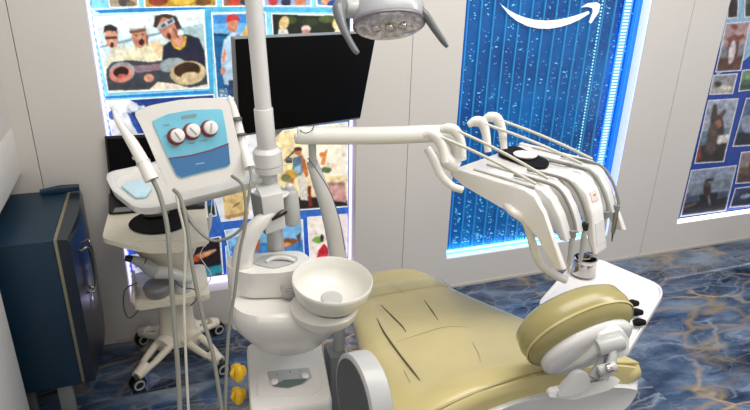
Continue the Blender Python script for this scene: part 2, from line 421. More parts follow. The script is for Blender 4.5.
photo([('4E90C8', inset(q)), ('D89868', ell(326, 0, 5, 5)), ('2C4488', ell(333, 4, 6, 4))], q)
# three men holding fish
q = [(92, 16.5), (204, 11), (209.5, 88.5), (108, 93)]
photo([
    ('CFE2E8', inset(q, 1.6)), ('E4EEEE', [(94, 18), (150, 16), (203, 13), (203, 22), (94, 34)]),
    ('CFE3E4', [(95, 50), (203, 34), (205, 60), (98, 66)]),
    ('7FA3AC', [(97, 47), (140, 36), (203, 24), (203.5, 25), (140, 39), (97, 49)]),
    ('A9C6CB', [(183, 27), (203.5, 25), (206, 60), (184, 46)]),
    ('DCD9C0', [(104, 92), (106, 60), (112, 48), (126, 46), (133, 62), (135, 91)]),
    ('E6E0C0', [(122, 91), (124, 56), (136, 42), (156, 42), (164, 58), (168, 90)]),
    ('DCC49A', [(150, 44), (160, 40), (166, 52), (158, 58)]),
    ('22253A', [(160, 89), (163, 46), (174, 38), (186, 34), (199, 38), (205, 52), (206.5, 86)]),
    ('C6A03A', [(170, 40), (174, 48), (180, 50), (185, 46), (187, 36), (184, 36), (182, 44), (178, 47), (174, 43), (173, 38)]),
    ('C98E76', [(172, 38), (182, 34), (184, 43), (179, 47), (174, 44)]),
    ('CD9378', ell(111.5, 38, 6.5, 10.5, -8)),
    ('C78A70', ell(139.5, 37, 8, 11, -5)),
    ('C0836A', ell(168, 28, 9, 13.5, -28)),
    ('2C241E', [(103, 34), (104, 26), (110, 24), (117, 27), (118, 35), (115, 31), (107, 31)]),
    ('EEF0EC', [(129, 30), (129, 21), (136, 18), (144, 21), (146, 28), (137, 29)]),
    ('6A4A3A', [(129, 31), (146, 28), (146, 31), (130, 34)]),
    ('3E2E26', [(153, 27), (155, 16), (165, 13), (176, 16), (182, 28), (177, 30), (173, 20), (162, 17), (157, 28)]),
    ('332C2C', [(105, 37), (117, 36), (117, 39), (105, 39.5)]),
    ('AEBCC4', [(158, 25), (173, 17.5), (175, 22), (161, 29.5)]), ('4A525C', [(160, 25.5), (165, 22.5), (166, 26), (162, 28)]), ('4A525C', [(167, 21.5), (172.5, 19), (173, 22), (168, 24.5)]),
    ('5A3226', ell(136, 35.5, 1.4, .9)), ('5A3226', ell(143, 34.5, 1.4, .9)), ('D8A58C', ell(140, 38, 1.6, 2)), ('DCAE92', ell(112, 40.5, 1.5, 1.6)), ('D89F84', ell(170, 30, 1.8, 2.4, -25)), ('8A5442', ell(147, 40, 1.4, 6)), ('8A5442', ell(176, 33, 1.4, 6, -25)), ('F6F6F4', ell(137, 23, 5, 3)), ('A8B4B4', [(130, 29), (146, 26.5), (146, 28), (130, 30.5)]),
    ('3A1414', ell(112, 45, 2, 3)), ('3C1212', ell(141.5, 42, 3, 3.5)), ('4A1818', ell(169, 36, 2.2, 3.6, -20)),
    ('3A4048', [(106, 70), (112, 62), (130, 60), (150, 62), (164, 60), (180, 58), (206, 68), (208, 87), (108, 91)]),
    ('87707A', [(133, 66), (160, 64), (160, 70), (136, 73)]),
    ('9AA0A4', ell(122, 72, 13, 10, -8)), ('D08474', ell(121, 74, 12, 8.5, -8)), ('2C1010', ell(121, 72, 8, 5.5, -8)), ('B8604E', ell(122, 76, 4.5, 2)),
    ('8F9CA0', ell(172, 65, 13, 7, -10)), ('C8B48C', ell(188, 73, 18, 12, -6)), ('3A2413', ell(187, 70, 13.5, 8, -6)), ('D0B890', ell(190, 76, 9, 4, -6)),
    ('E4DCC8', [(150, 89), (158, 82), (176, 84), (190, 88), (208, 84), (208.5, 88), (150, 91)]),
    ('C89078', ell(149, 78, 5, 4)),
], q)
# angler in a red cap
q = [(211, 13), (266, 11.5), (271, 98), (217, 99)]
photo([
    ('3A88D0', inset(q, 1.4)), ('6AAEE0', [(213, 24), (266, 22), (266, 34), (213, 35)]),
    ('1C3C4C', [(213, 33), (230, 34), (268, 36), (268, 38), (213, 36)]),
    ('1A5C8E', [(213, 36), (268, 38), (271, 96), (218, 97)]),
    ('A8C2D8', [(224, 84), (221, 60), (224, 40), (232, 32), (244, 33), (248, 50), (247, 90)]),
    ('7C98B4', [(236, 34), (240, 34), (241, 90), (236, 90)]),
    ('D4784C', ell(224, 56, 1.6, 7, 5)), ('C08A74', ell(223, 71, 2.6, 4)),
    ('C88468', ell(232.5, 25, 5.6, 7.5)), ('B83A30', [(225.5, 23), (227, 15.5), (234, 13.5), (239, 17), (240.5, 21), (233, 20.5)]),
    ('E6B45C', [(241, 37), (246, 26), (250, 24), (252, 36)]), ('34405C', [(228, 80), (246, 80), (246, 97), (230, 97)]),
], q)
# group in front of trees
q = [(271, 13), (354, 14.5), (356, 60), (274, 60)]
photo([
    ('23281E', inset(q, 1.3)), ('3E4C2A', ell(290, 20, 7, 4)), ('46542E', ell(328, 19, 10, 4)), ('2E3A22', ell(310, 22, 8, 5)),
    ('D8BE86', ell(284, 23, 4.6, 7, 20)), ('DCDCD0', [(277, 40), (279, 29), (287, 29), (290, 40)]),
    ('D8C4C0', ell(306, 29, 4.6, 3.6)), ('C08878', ell(306, 33, 4, 4)),
    ('DCC88C', ell(337, 24, 4.5, 6)), ('E4D8B0', ell(341, 31, 6, 5)),
], q)
q = [(219, 89), (227, 88.5), (228, 96), (219.5, 96.5)]
photo([('D8ECF0', inset(q, .8))], q)
# white and blue splash picture
q = [(104.5, 100.5), (214, 94), (219, 128), (112, 137)]
photo([
    ('EEF2FA', inset(q, 1.2)), ('1E3A80', [(128, 99), (214, 95), (216, 110), (150, 112), (140, 106)]),
    ('2E58A8', [(127, 112), (135, 115), (146, 128), (150, 134), (138, 134), (132, 124)]),
    ('C4D4EC', ell(136, 108, 9, 5)), ('3E66A8', ell(112, 115, 4, 5)), ('F4F8FC', ell(133, 107, 5, 3)), ('26468C', ell(141, 104, 4, 2)),
    ('1A3070', [(130, 112), (137, 112), (150, 130), (144, 132)]),
], q)
# pale picture to the left of the post
q = [(195, 128), (258, 124), (259, 218), (221, 222), (205, 200)]
photo([('E2C486', [(222, 190), (249, 187), (249, 214), (225, 219)]), ('C89A5C', [(225, 216), (249, 211), (249, 215), (225, 219.5)]), ('8E6A44', ell(236, 205, 5, 1, -35)), ('E0D0A0', [(222, 150), (248, 148), (248, 188), (222, 190)])], q)
q = [(205, 196), (214, 195), (217, 216), (207, 218)]
photo([('2E6CA8', inset(q, .8)), ('22301C', [(207, 206), (214, 205), (216, 215), (209, 216)])], q)
# man in a blue vest on a deck
q = [(262, 132), (348, 122), (349, 207), (264, 213)]
photo([
    ('EBD9A8', inset(q, 1.3)), ('F4EBD4', [(300, 128), (347, 124), (347, 175), (305, 178)]),
    ('2A2420', [(265, 212), (266, 200), (305, 196), (347, 200), (348, 206)]),
    ('D8A49C', [(323, 182), (345, 182), (346, 202), (325, 200)]), ('EBDCC4', [(325, 160), (334, 164), (340, 172), (322, 178)]),
    ('5E7A50', ell(326, 170, 6, 3)), ('A88878', [(324, 183), (345, 183), (345, 185), (324, 185)]),
    ('C87A3C', ell(291, 180, 3.4, 12, 25)), ('C8742E', ell(304, 166, 3, 12, -15)),
    ('57738C', [(292, 176), (293, 158), (301, 155), (303, 172), (298, 178)]), ('9CC4D8', [(294, 168), (301, 164), (301, 172), (296, 175)]),
    ('B06C40', ell(298, 151, 4, 4.5)), ('2C2A38', ell(298, 149, 4.4, 2)), ('C8A244', ell(291, 174, 6, 4.5)),
    ('D6D0C4', [(297, 176), (305, 174), (308, 200), (301, 200)]), ('883028', [(307, 186), (311, 186), (312, 206), (309, 206)]),
    ('E09048', ell(323, 155, 4, 3, 30)), ('D8884C', [(320, 165), (324, 152), (328, 148), (325, 165)]),
    ('4A3E30', [(284, 160), (296, 148), (297, 149.5), (285, 162)]), ('7C8254', ell(286, 178, 5, 4)),
], q)
# fish against the sky
q = [(224, 230), (303, 219), (305, 262), (232, 268)]
photo([
    ('7DB8E4', inset(q, 1.3)), ('D0E4F0', [(226, 230), (250, 227), (245, 236), (227, 238)]),
    ('3C82C4', [(228, 246), (303, 240), (304, 260), (232, 266)]),
    ('C86C34', ell(256, 243, 4, 9)), ('7C3420', ell(256, 238, 2.6, 3)), ('8A5838', ell(282, 244, 16, 5, -12)), ('D8A070', ell(280, 246, 12, 2.4, -12)),
    ('5E4430', [(296, 236), (301, 232), (300, 246)]),
], q)
# red bird and green leaf
q = [(307, 217), (347.5, 213.5), (350, 262), (310, 268)]
photo([('F6E8DE', inset(q, 1.2)), ('7FB04C', ell(318, 240, 6, 3.4)), ('C42A34', [(318, 250), (324, 243), (330, 250), (326, 262), (316, 262)]), ('222C26', ell(322, 238, 2, 4)),
       ('E84A5C', [(311, 260), (326, 254), (326, 266), (311, 268)]), ('F0A0A0', ell(342, 252, 4, 5))], q)
# angler by night with catch
q = [(178, 243), (221, 236), (224, 280), (190, 288)]
photo([
    ('241C20', inset(q, 1.3)), ('2E8C9C', [(188, 272), (222, 264), (223, 272), (191, 282)]), ('58B884', [(191, 270), (204, 266), (206, 274), (192, 280)]),
    ('F0D8C0', [(181, 262), (192, 258), (193, 267), (183, 268)]), ('D8684C', ell(187, 250, 5, 6)), ('E08C58', ell(203, 255, 10, 2.6, -18)), ('C05838', ell(196, 259, 4, 3)),
    ('E8B890', ell(210, 252, 7, 1.6, -20)),
], q)
q = [(225, 246), (231, 245), (233, 275), (227, 276)]
photo([('9AD0EC', inset(q, .6))], q)
q = [(130, 255), (170, 248), (174, 288), (137, 294)]
photo([('E8ECF8', inset(q, 1.3)), ('4C78C8', [(134, 258), (168, 252), (169, 262), (135, 268)])], q)
# led strips and reveals
for nm, lo, hi, mt in (('led_strip_or_reveal', (PX0+.002, YP-.03, PZ0+.01), (PX0+.012, YP-.002, TOPZ-.02), 'led'),
                       ('led_strip_or_reveal', (PX0+.02, YP-.02, PZ0+.004), (PX1-.02, YP-.002, PZ0+.040), 'led'),
                       ('led_strip_or_reveal', (PX1-.013, YP-.03, PZ0+.02), (PX1-.003, YP-.002, TOPZ-.02), 'led')):
    obj(nm, B(lo, hi, .002), mt, box_)
bm = BM()
for z in range(60):
    zz = PZ0+.03+z*.032
    if zz < TOPZ-.03: box(bm, (PX0+.0122, YP-.026, zz), (PX0+.018, YP-.012, zz+.014))
o = obj('diode_or_reflection', bm, pbr('violet diode', 'B8B0F4', .5, emis='B4A8F8', estr=1.1), box_); o['kind'] = 'stuff'

# ================================================================ BUBBLE WALL
aq = thing('bubble_wall', 'tall blue backlit bubble water panel with a curved white arrow emblem, set in the wall', 'water feature', ((AX0+AX1)/2, D+RX, AZ0))
YB = D+RX
obj('water_panel', B((AX0+.01, YB-.02, AZ0+.012), (AX1-.006, YB-.004, TOPZ-.004)), 'water', aq)
nr = 15
for i in range(nr):
    x = AX0+.05+i*(AX1-AX0-.09)/(nr-1)
    obj('divider_rib', B((x-.004, YB-.034, AZ0+.03), (x+.004, YB-.0205, TOPZ-.01), .001, 1), 'rib', aq)
bm = BM()
for i in range(nr-1):
    x = AX0+.05+(i+.5)*(AX1-AX0-.09)/(nr-1)
    for j in range(95):
        z = AZ0+.06+1.65*random.random()**1.25; r = random.choice((.002, .0025, .003, .003, .0045))*(1.25 if z < .8 else 1)
        dx = random.gauss(0, .014); t = BM(); bmesh.ops.create_icosphere(t, subdivisions=1, radius=r)
        sx = random.choice((1, 1, 1.6, 2.2))
        for v in t.verts: v.co = V((v.co.x*sx, v.co.y*.6, v.co.z)) + V((x+dx, YB-.026, z))
        merge(bm, t)
o = obj('bubble', bm, 'bubble', aq); o['kind'] = 'stuff'
# white arrow emblem
def px_face(bm, pts, Y):
    bm.faces.new([bm.verts.new(Yp(x, y, Y)) for x, y in pts])
top = [(501, 4.2), (508, 9.5), (516, 14), (525, 17.5), (535, 19.8), (546, 20.6), (556, 20), (567, 18), (578, 14.8), (589, 11)]
bot = [(589.5, 13.5), (580, 19.5), (570, 24), (560, 27), (549, 28.8), (538, 28.5), (527, 26), (517, 21), (509, 14.5), (502, 6)]
e1 = [Yp(x, y, YB-.045) for x, y in top+bot]
bm = prism(e1, (0, .004, 0))
e2 = [Yp(x, y, YB-.045) for x, y in ((581, 7.5), (588, 3.2), (597, 2.2), (600.5, 4.5), (599, 12), (591, 23.5), (589, 22.5), (593, 12), (592.5, 8), (587, 6.8))]
prism(e2, (0, .004, 0), bm=bm)
lab(obj('emblem', bm, 'logo', aq), 'white curved arrow emblem')
obj('glass_pane', B((AX0+.001, YB-.0395, AZ0+.03), (AX1-.16, YB-.037, TOPZ-.01)), pbr('clear pane', 'FFFFFF', .03, trans=1, alpha=.12), aq)
obj('frame_edge', B((AX1-.060, YB-.03, AZ0+.001), (AX1-.004, YB-.003, TOPZ-.002), .002), pbr('blue acrylic', '0A6CE0', .4, emis='1478E8', estr=.45), aq)
obj('led_strip_or_reveal', B((AX1-.155, YB-.05, AZ0+.05), (AX1-.095, YB-.041, TOPZ-.01), .002), 'ledb', aq)
bm = BM(); z = AZ0+.06
while z < TOPZ-.05:
    box(bm, (AX1-.150, YB-.055, z), (AX1-.112, YB-.0515, z+.009)); z += .019
o = obj('diode_or_reflection', bm, pbr('pale blue diode', 'D0E0FF', .5, emis='C4D8FF', estr=1.0), aq); o['kind'] = 'stuff'
bm = BM(); z = AZ0+.06  # second dot row: reflection of the LED ladder, painted as small glowing boxes
while z < TOPZ-.05:
    box(bm, (AX1-.322, YB-.055, z), (AX1-.315, YB-.051, z+.008)); z += .019
o = obj('diode_or_reflection', bm, pbr('mirrored pale green dots', 'B8F0E8', .5, emis='98E8E0', estr=.9), aq); o['kind'] = 'stuff'
obj('led_strip_or_reveal', B((AX0+.02, YB-.06, AZ0+.022), (AX1-.03, YB-.045, AZ0+.036), .002), 'ledc', aq)
obj('led_strip_or_reveal', B((AX0+.002, YB-.05, AZ0+.03), (AX0+.014, YB-.03, TOPZ-.01), .001), 'ledb', aq)
obj('led_strip_or_reveal', B((AX1-.008, D+.004, AZ0+.01), (AX1-.0015, YB-.012, TOPZ-.01), .001), pbr('glowing white reveal', 'D0D8FF', .5, emis='C4D0FF', estr=.75), aq)  # side reveal lit by the LEDs, its glow put into emission
obj('sill', B((AX0+.002, D+.002, AZ0+.0005), (AX1-.002, YB-.005, AZ0+.006), .001), 'reveal', aq)

# ================================================================ RIGHT POSTER
rp = thing('poster', 'dark navy collage of fishing photographs on the wall, right of the blue bubble panel', 'poster', ((QX0+QX1)/2, D+.05, QZ0))
YR = D+.05
bm = BM(); box(bm, (QX0+.004, YR, QZ0+.02), (QX1-.01, YR+.01, TOPZ-.002)); lay = bm.loops.layers.float_color.new('col')
for f in bm.faces:
    for lp in f.loops: lp[lay] = (*lin('24459C'), 1)
obj('backing_print', bm, 'print', rp)
KR = dict(xmin=QX0+.006, xmax=QX1-.014, zmin=QZ0+.022)
def photoR(shapes, border): return softpic('photo', rp, 'print', YR, [('D0D0DC', border)]+shapes, blur=2, off=.003, tex=.16, **KR)
flatpic('ground_print', rp, 'print', YR, [('8CB4CC', [(722, -40), (790, -40), (790, 20), (745, 60), (716, 76), (724, 20)])], **KR)
def scene_r(q, sky, sea, body, extra=()):
    x0 = min(p[0] for p in q); x1 = max(p[0] for p in q); y0 = min(p[1] for p in q); y1 = max(p[1] for p in q); cx = (x0+x1)/2; h = y1-y0; w_ = x1-x0
    i = inset(q, .9)
    lo = [(i[0][0]+(i[3][0]-i[0][0])*.5, i[0][1]+(i[3][1]-i[0][1])*.5), (i[1][0]+(i[2][0]-i[1][0])*.5, i[1][1]+(i[2][1]-i[1][1])*.45), i[2], i[3]]
    lo2 = [(i[0][0]+(i[3][0]-i[0][0])*.72, i[0][1]+(i[3][1]-i[0][1])*.72), (i[1][0]+(i[2][0]-i[1][0])*.72, i[1][1]+(i[2][1]-i[1][1])*.7), i[2], i[3]]
    photoR([(sky, i), (sea, lo), (body, lo2), (body, ell(cx, (y0+y1)/2+h*.05, w_*.16, h*.30, 8))]+list(extra), q)
scene_r([(728, -30), (741, -31), (738, 18), (727, 19)], '70584C', '6C7480', '3A2C2C', [('3A3034', ell(734, 6, 4, 8))])
scene_r([(745, -30), (770, -32), (768, 16), (744, 18)], '6E6250', '505C50', '3E4038')
scene_r([(726, 23), (751, 21), (741, 71), (715, 72.5)], 'A88E90', '7C8088', '5C4038', [('8C4A40', ell(735, 27, 3, 3)), ('7C4C44', [(726, 38), (744, 34), (745, 37), (734, 44), (728, 42)]), ('C8BCC0', ell(732, 52, 3, 12, 10))])
scene_r([(713, 75), (738, 73), (733, 94), (709, 95)], '8A8C94', '8E8880', 'A4A09C', [('3C3834', ell(718, 84, 4, 3)), ('C4BEB4', ell(726, 88, 5, 3))])
scene_r([(742, 70), (775, 66), (770, 88), (738, 92)], '6A8C6C', '50705C', '3C4A44')
scene_r([(708, 100), (739, 98), (724, 162), (694, 164)], '9CA4B4', '5C7684', '34302E', [('4A4038', ell(714, 118, 3.4, 15, 5)), ('5C4A40', ell(721, 116, 2.6, 8, 35)), ('8C6050', ell(718, 124, 4, 4)), ('544842', ell(712, 138, 5.5, 17, 6)), ('D0CCC8', [(718, 136), (730, 134), (729, 142), (717, 144)]), ('7A4038', [(694, 150), (700, 140), (702, 158), (696, 163)])])
scene_r([(746, 98), (790, 94), (780, 144), (732, 147)], '4C5E7E', '485468', '20283A', [('8C98AC', ell(748, 124, 7, 9))])
scene_r([(691, 170), (737, 165), (726, 211), (680, 217)], '8C97AC', '4A5668', '282428', [('76828E', [(690, 184), (733, 178), (731, 190), (688, 196)]), ('3A2E2C', ell(707, 190, 4, 9)), ('50443E', ell(707, 184, 2.5, 3)), ('A8A4A4', [(708, 198), (709, 194), (710, 205)]), ('5E5048', [(684, 206), (696, 202), (697, 204), (684, 209)])])
scene_r([(741, 152), (775, 148), (768, 182), (735, 184)], '8A7878', '6A5850', '4A3C3C')
scene_r([(735, 188), (780, 182), (774, 204), (729, 208)], '3A4462', '2C3450', '1C2236', [('8C9AB0', ell(746, 196, 6, 2, -12))])
for a_, c_ in enumerate(('5C6A7C', '7C6C60', '4C6070', '8A8894', '5A5248', '3C5068')):
    xx = 786+(a_ % 2)*44; yy = 8+(a_//2)*62
    scene_r([(xx, yy), (xx+36, yy-4), (xx+26, yy+44), (xx-11, yy+48)], c_, '4A5668', '2A2C34')
obj('led_strip_or_reveal', B((QX0+.003, D+.006, QZ0+.002), (QX1-.01, YR-.005, QZ0+.014), .002), 'ledw', rp)

# ================================================================ FRIDGE
FX0, FX1, FY0, FY1, FZ0, FZ1 = -.72, -.475, 2.483, 3.05, .214, .928
fr = thing('mini_fridge', 'dark blue mini fridge with a metal loop handle, in the niche at the left wall', 'fridge', ((FX0+FX1)/2, (FY0+FY1)/2, .0))
obj('body', B((FX0, FY0, FZ0), (FX1, FY1, FZ1), .006, 3), 'fridge', fr)
obj('gasket', B((FX1, FY0+.004, FZ0+.01), (FX1+.014, FY1-.01, FZ1-.002), .002), 'strip', fr)
bm = BM(); rr = []
for k in range(13):
    t = k/12; yy = FY0+.002+(FY1-FY0-.004)*t; bul = .045+.022*math.sin(math.pi*t)
    rr.append([V((FX1+.014, yy, FZ0+.004)), V((FX1+.014+bul*.9, yy, FZ0+.004)), V((FX1+.014+bul, yy, FZ0+.02)), V((FX1+.014+bul, yy, FZ1-.03)), V((FX1+.014+bul*.8, yy, FZ1-.008)), V((FX1+.014, yy, FZ1-.004))])
dr = obj('door', loft(rr), 'fridged', fr, 50)
ux = FX1+.075
bm = tube([(ux-.005, 2.62, .80), (ux+.020, 2.625, .81), (ux+.03, 2.64, .79), (ux+.032, 2.66, .70), (ux+.03, 2.655, .62), (ux+.018, 2.64, .585), (ux-.005, 2.635, .59)], .007, 6, 10)
tube([(ux-.005, 2.70, .80), (ux+.022, 2.70, .81), (ux+.03, 2.69, .79), (ux+.032, 2.70, .70), (ux+.03, 2.69, .62), (ux+.018, 2.68, .585), (ux-.005, 2.68, .59)], .006, 6, 10, bm=bm)
lab(obj('handle', bm, 'steel', dr), 'grey metal loop handle')
obj('lock_plate', B((ux-.008, 2.63, .50), (ux+.006, 2.70, .57), .004), 'chrome', dr)
obj('hinge_cover', tube([(-.585, FY1-.05, FZ1+.014), (-.50, FY1-.04, FZ1+.018), (-.42, FY1-.03, FZ1+.016)], [.013, .018, .014], 5, 12, n=3), 'fridge', fr)
for x, y in ((-.55, 2.50), (-.55, 3.0), (-.70, 2.5), (-.70, 3.0)):
    obj('leg', B((x-.03, y, 0), (x+.03, y+.035, FZ0), .003), 'grey' if x > -.6 else 'dgrey', fr)

# ================================================================ LAPTOP CART
ct = thing('laptop_cart', 'cream rolling cart with a curved column, shelf and four castors, below the scaler', 'cart', (-.06, 2.82, 0))
CZ = .87
outl = [Zp(x, y, CZ) for x, y in ((102, 238), (106, 222), (112, 200), (160, 186), (204, 188), (206, 205), (209, 240), (195, 243), (180, 248), (150, 249), (128, 245))]
outl = [V((p.x, min(p.y, 3.055), CZ)) for p in outl]
obj('top', prism(rnd(outl, .03), (0, 0, -.022), .006), 'cart', ct)
bm = tube([Zp(*q_, CZ+.002) for q_ in ((131, 244), (140, 240.5), (160, 240), (178, 240), (187, 243))], .004, 6, 8)
obj('front_rail', bm, 'cart', ct)
cx0, cy0 = -.055, 2.87
obj('column', loft([ring((cx0, cy0-.10*max(0, z-.45)/.4, z), (a, 0, 0), (0, b_, 0), 3.5, 28) for z, a, b_ in ((.10, .115, .075), (.16, .095, .065), (.25, .085, .055), (.42, .085, .055), (.58, .10, .06), (.68, .14, .08), (CZ-.022, .16, .10))]), 'cart', ct)
obj('shelf', prism(rnd([(-.235, 2.66, .47), (-.235, 2.98, .47), (.115, 2.98, .47), (.115, 2.66, .47)], .03), (0, 0, -.032), .006), 'cart', ct)
obj('shelf_lip', B((-.235, 2.66, .47), (-.222, 2.90, .53), .005), 'cart', ct)
for (ex, ey) in ((-.265, 2.64), (-.245, 3.02), (.135, 2.64), (.15, 3.0)):
    a = V((cx0+.05*(1 if ex > 0 else -1), cy0+(.03 if ey > 2.8 else -.03), .135)); e = V((ex, ey, .085)); d = (e-a); s = V((-d.y, d.x, 0)).normalized()
    # leg with a slot through it
    L = d.length; rings_o = []
    bm = BM()
    for sg in (-1, 1):
        tube([a+s*sg*.038, a+d*.3+s*sg*.036, a+d*.6+s*sg*.030, a+d*.82+s*sg*.018], [.021, .019, .016, .015], 4, 10, bm=bm)
    tube([a+d*.72, e], [.034, .026], 1, 12, bm=bm, flat=1)
    tube([a-d*.15, a+d*.22], [.045, .05], 1, 12, bm=bm)
    obj('leg', bm, 'cart', ct)
    c = obj('castor', lathe((ex, ey+.01, .040), (-.4, 1, 0), [(-.024, .026), (-.022, .036), (-.014, .040), (.014, .040), (.022, .036), (.024, .026)]), 'black', ct)
    obj('hub_ring', lathe((ex+.0100, ey-.015, .040), (-.4, 1, 0), [(-.003, .019), (-.003, .026), (.004, .027), (.004, .019)], closed=True), 'plasg', c)
    obj('swivel', cyl((ex, ey, .076), (ex, ey, .10), .012), 'dgrey', c)
tag(obj('mouse_pad', lathe(Zp(160, 222, CZ+.001), (0, 0, 1), [(0, .128), (.004, .132), (.008, .128)], 40), 'mat'), 'round black pad lying on the cream cart top', 'pad')
mp = Zp(157, 216, CZ+.009)
tag(obj('computer_mouse', loft([ring(mp+V((0, 0, h)), (a, 0, 0), (0, b_, 0), 2.4, 24) for h, a, b_ in ((0, .054, .034), (.012, .055, .035), (.022, .046, .028), (.028, .028, .016))]), 'black'), 'low black mouse on the round pad of the cart', 'mouse')
# laptop
lp = thing('laptop', 'open black laptop at the back of the cart, half hidden by the white tray', 'laptop', (-.17, 2.98, CZ))
P0, P1 = Zp(109, 215, CZ), Zp(205, 209, CZ); P0.z = P1.z = CZ+.001; P2 = V((P1.x+.02, 3.045, CZ+.001)); P3 = V((P0.x-.01, 3.045, CZ+.001))
obj('base', prism(rnd([P0, P1, P2, P3], .01), (0, 0, .016), .003), 'black', lp)
obj('palm_plate', prism([Zp(113, 212.5, CZ+.017), Zp(131, 211, CZ+.017), Zp(133, 206.5, CZ+.017), Zp(115, 208, CZ+.017)], (0, 0, .001)), 'grey', lp)
L0, L1, L2, L3 = Yp(111, 199, 3.035), Yp(200, 195, 3.035), Yp(192, 133, 3.058), Yp(104.5, 136.5, 3.058)
ld = obj('lid', prism([L0, L1, L2, L3], (0, .012, 0), .002), 'black', lp)
obj('screen', prism([Yp(113, 196, 3.033), Yp(198, 192, 3.033), Yp(191, 136, 3.055), Yp(106.5, 139, 3.055)], (0, .002, 0)), 'screen', ld)

# intraoral scanner and cup on the shelf
sc_ = thing('intraoral_scanner', 'grey and white handheld scanner with a dark tip lying on the cart shelf', 'scanner', (-.1, 2.72, .5))
a, b_, c_, e_ = Yp(125, 258, 2.70), Yp(143, 263, 2.70), Yp(155, 272, 2.70), Yp(186, 276, 2.70)
obj('tip', tube([a, Yp(132, 259, 2.70)], [.012, .016], 1, 12, n=3), 'black', sc_)
obj('neck', tube([Yp(132, 259, 2.70), b_], [.016, .024], 1, 14, n=3), 'plasg', sc_)
obj('handle', tube([b_, Yp(150, 268, 2.70), c_], [.026, .032, .032], 3, 14, n=2.6), 'plasg', sc_)
obj('body', tube([c_, Yp(170, 273, 2.70), Yp(184, 278, 2.70), Yp(192, 281, 2.70)], [.031, .028, .024, .014], 4, 14, n=2.6), 'shell', sc_)
cc = Zp(160, 288, .431); cc = V((-.12, 2.73, .47))
obj('cradle', lathe(cc, (0, 0, 1), [(0, .05), (.01, .06), (.045, .066), (.06, .058), (.062, .05)]), 'grey', sc_)
obj('stub', cyl((-.01, 2.74, .47), (-.01, 2.74, .53), .045, .03, bev=.006), 'plasg', sc_)
tag(obj('scanner_cable', tube([Yp(137, 283, 2.68), Yp(125, 290, 2.66), Yp(124, 308, 2.66), Yp(129, 318, 2.66), Yp(137, 312, 2.66), Yp(141, 303, 2.68)], .0035, 8, 8), 'dgrey'), 'dark thin cable looping off the left of the cart shelf', 'cable')
tag(obj('scanner_cable', tube([Yp(172, 278, 2.68), Yp(182, 287, 2.67), Yp(195, 290, 2.66), Yp(196, 300, 2.65), Yp(190, 306, 2.65)], .003, 8, 8), 'dgrey'), 'dark thin cable drooping off the right of the cart shelf', 'cable')
# white inline plug hanging on its cable
pl = thing('inline_switch', 'slim white inline plug hanging on a thin white cable beside the cart', 'plug', Yp(209, 230, 2.7))
obj('body', tube([Yp(211, 214, 2.7), Yp(209, 225, 2.7), Yp(205.5, 238, 2.7), Yp(204, 246, 2.7)], [.008, .012, .012, .009], 4, 12, n=3), 'plas', pl)
obj('cable', tube([Yp(211, 214, 2.7), Yp(212, 200, 2.72), Yp(214, 186, 2.72)], .0025, 5, 8), 'plas', pl)
obj('cable', tube([Yp(204, 246, 2.7), Yp(200, 256, 2.7), Yp(206, 266, 2.7), Yp(211, 275, 2.7), Yp(207, 285, 2.7), Yp(197, 293, 2.68)], .0025, 6, 8), 'plas', pl)

# ================================================================ DENTAL UNIT (tower, spittoon, post)
YPOST = 1.95
un = thing('dental_unit', 'white dental unit with a round spittoon bowl, tall post and lower cabinet with yellow taps', 'dental unit', (.32, 1.82, 0))
# lower cabinet: sloping top
TZ = .62
A0, A1, A2, A3 = V((.160, 1.63, TZ-.01)), V((.437, 1.605, TZ-.01)), V((.480, 1.94, TZ+.02)), V((.200, 1.98, TZ+.02))
def down(p, z, inx=0): return V((p.x, p.y, z))
low = [A0, A1, A2, A3]; ctr = sum(low, V((0, 0, 0)))/4
rings = []
for dz, s in ((-.52, .93), (-.50, .96), (-.30, .98), (-.05, 1.0), (-.02, 1.0), (-.006, .985), (0, .96)):
    rr = rnd([ctr+(p-ctr)*s for p in low], .03, 5); rings.append([V((p.x, p.y, p.z+dz)) for p in rr])
cab = obj('cabinet', loft(rings), 'plas', un, 40)
obj('plinth', B((.19, 1.68, 0), (.43, 1.93, .10), .01), 'dgrey', un)
pn = (A1-A0).cross(A3-A0).normalized()
def onp(x, y, off=0): return Np(x, y, A0+pn*off, pn)
pan_o = rnd([onp(257, 397), onp(259, 370), onp(268, 364), onp(306, 362), onp(318, 368), onp(322, 389), onp(310, 396)], .02)
obj('panel_rim', prism(pan_o, pn*.003, .001), 'plas', cab)
ins = rnd([onp(267, 372, .003), onp(309, 368, .003), onp(312, 378, .003), onp(304, 384, .003), onp(288, 388.5, .003), onp(272, 386, .003)], .006)
cp_ = lab(obj('control_panel', prism(ins, pn*.003, .001), 'plasg', cab), 'grey control panel')
obj('mirror_plate', prism(rnd([onp(272, 386, .0065), onp(284, 380, .0065), onp(296, 379, .0065), onp(308, 379, .0065), onp(302, 384, .0065), onp(288, 388, .0065)], .004), pn*.001), pbr('dark panel print', '63706E', .3), cp_)
for x, y in ((274.5, 382.5), (305, 376.5)): obj('button', lathe(onp(x, y, .006), pn, [(0, .013), (.006, .013), (.009, .009)], 20), 'knob', cp_)
for x, y in ((290, 372), (277, 375), (300, 371)): obj('indicator', lathe(onp(x, y, .006), pn, [(0, .002), (.002, .002)], 10), 'dgrey', cp_)
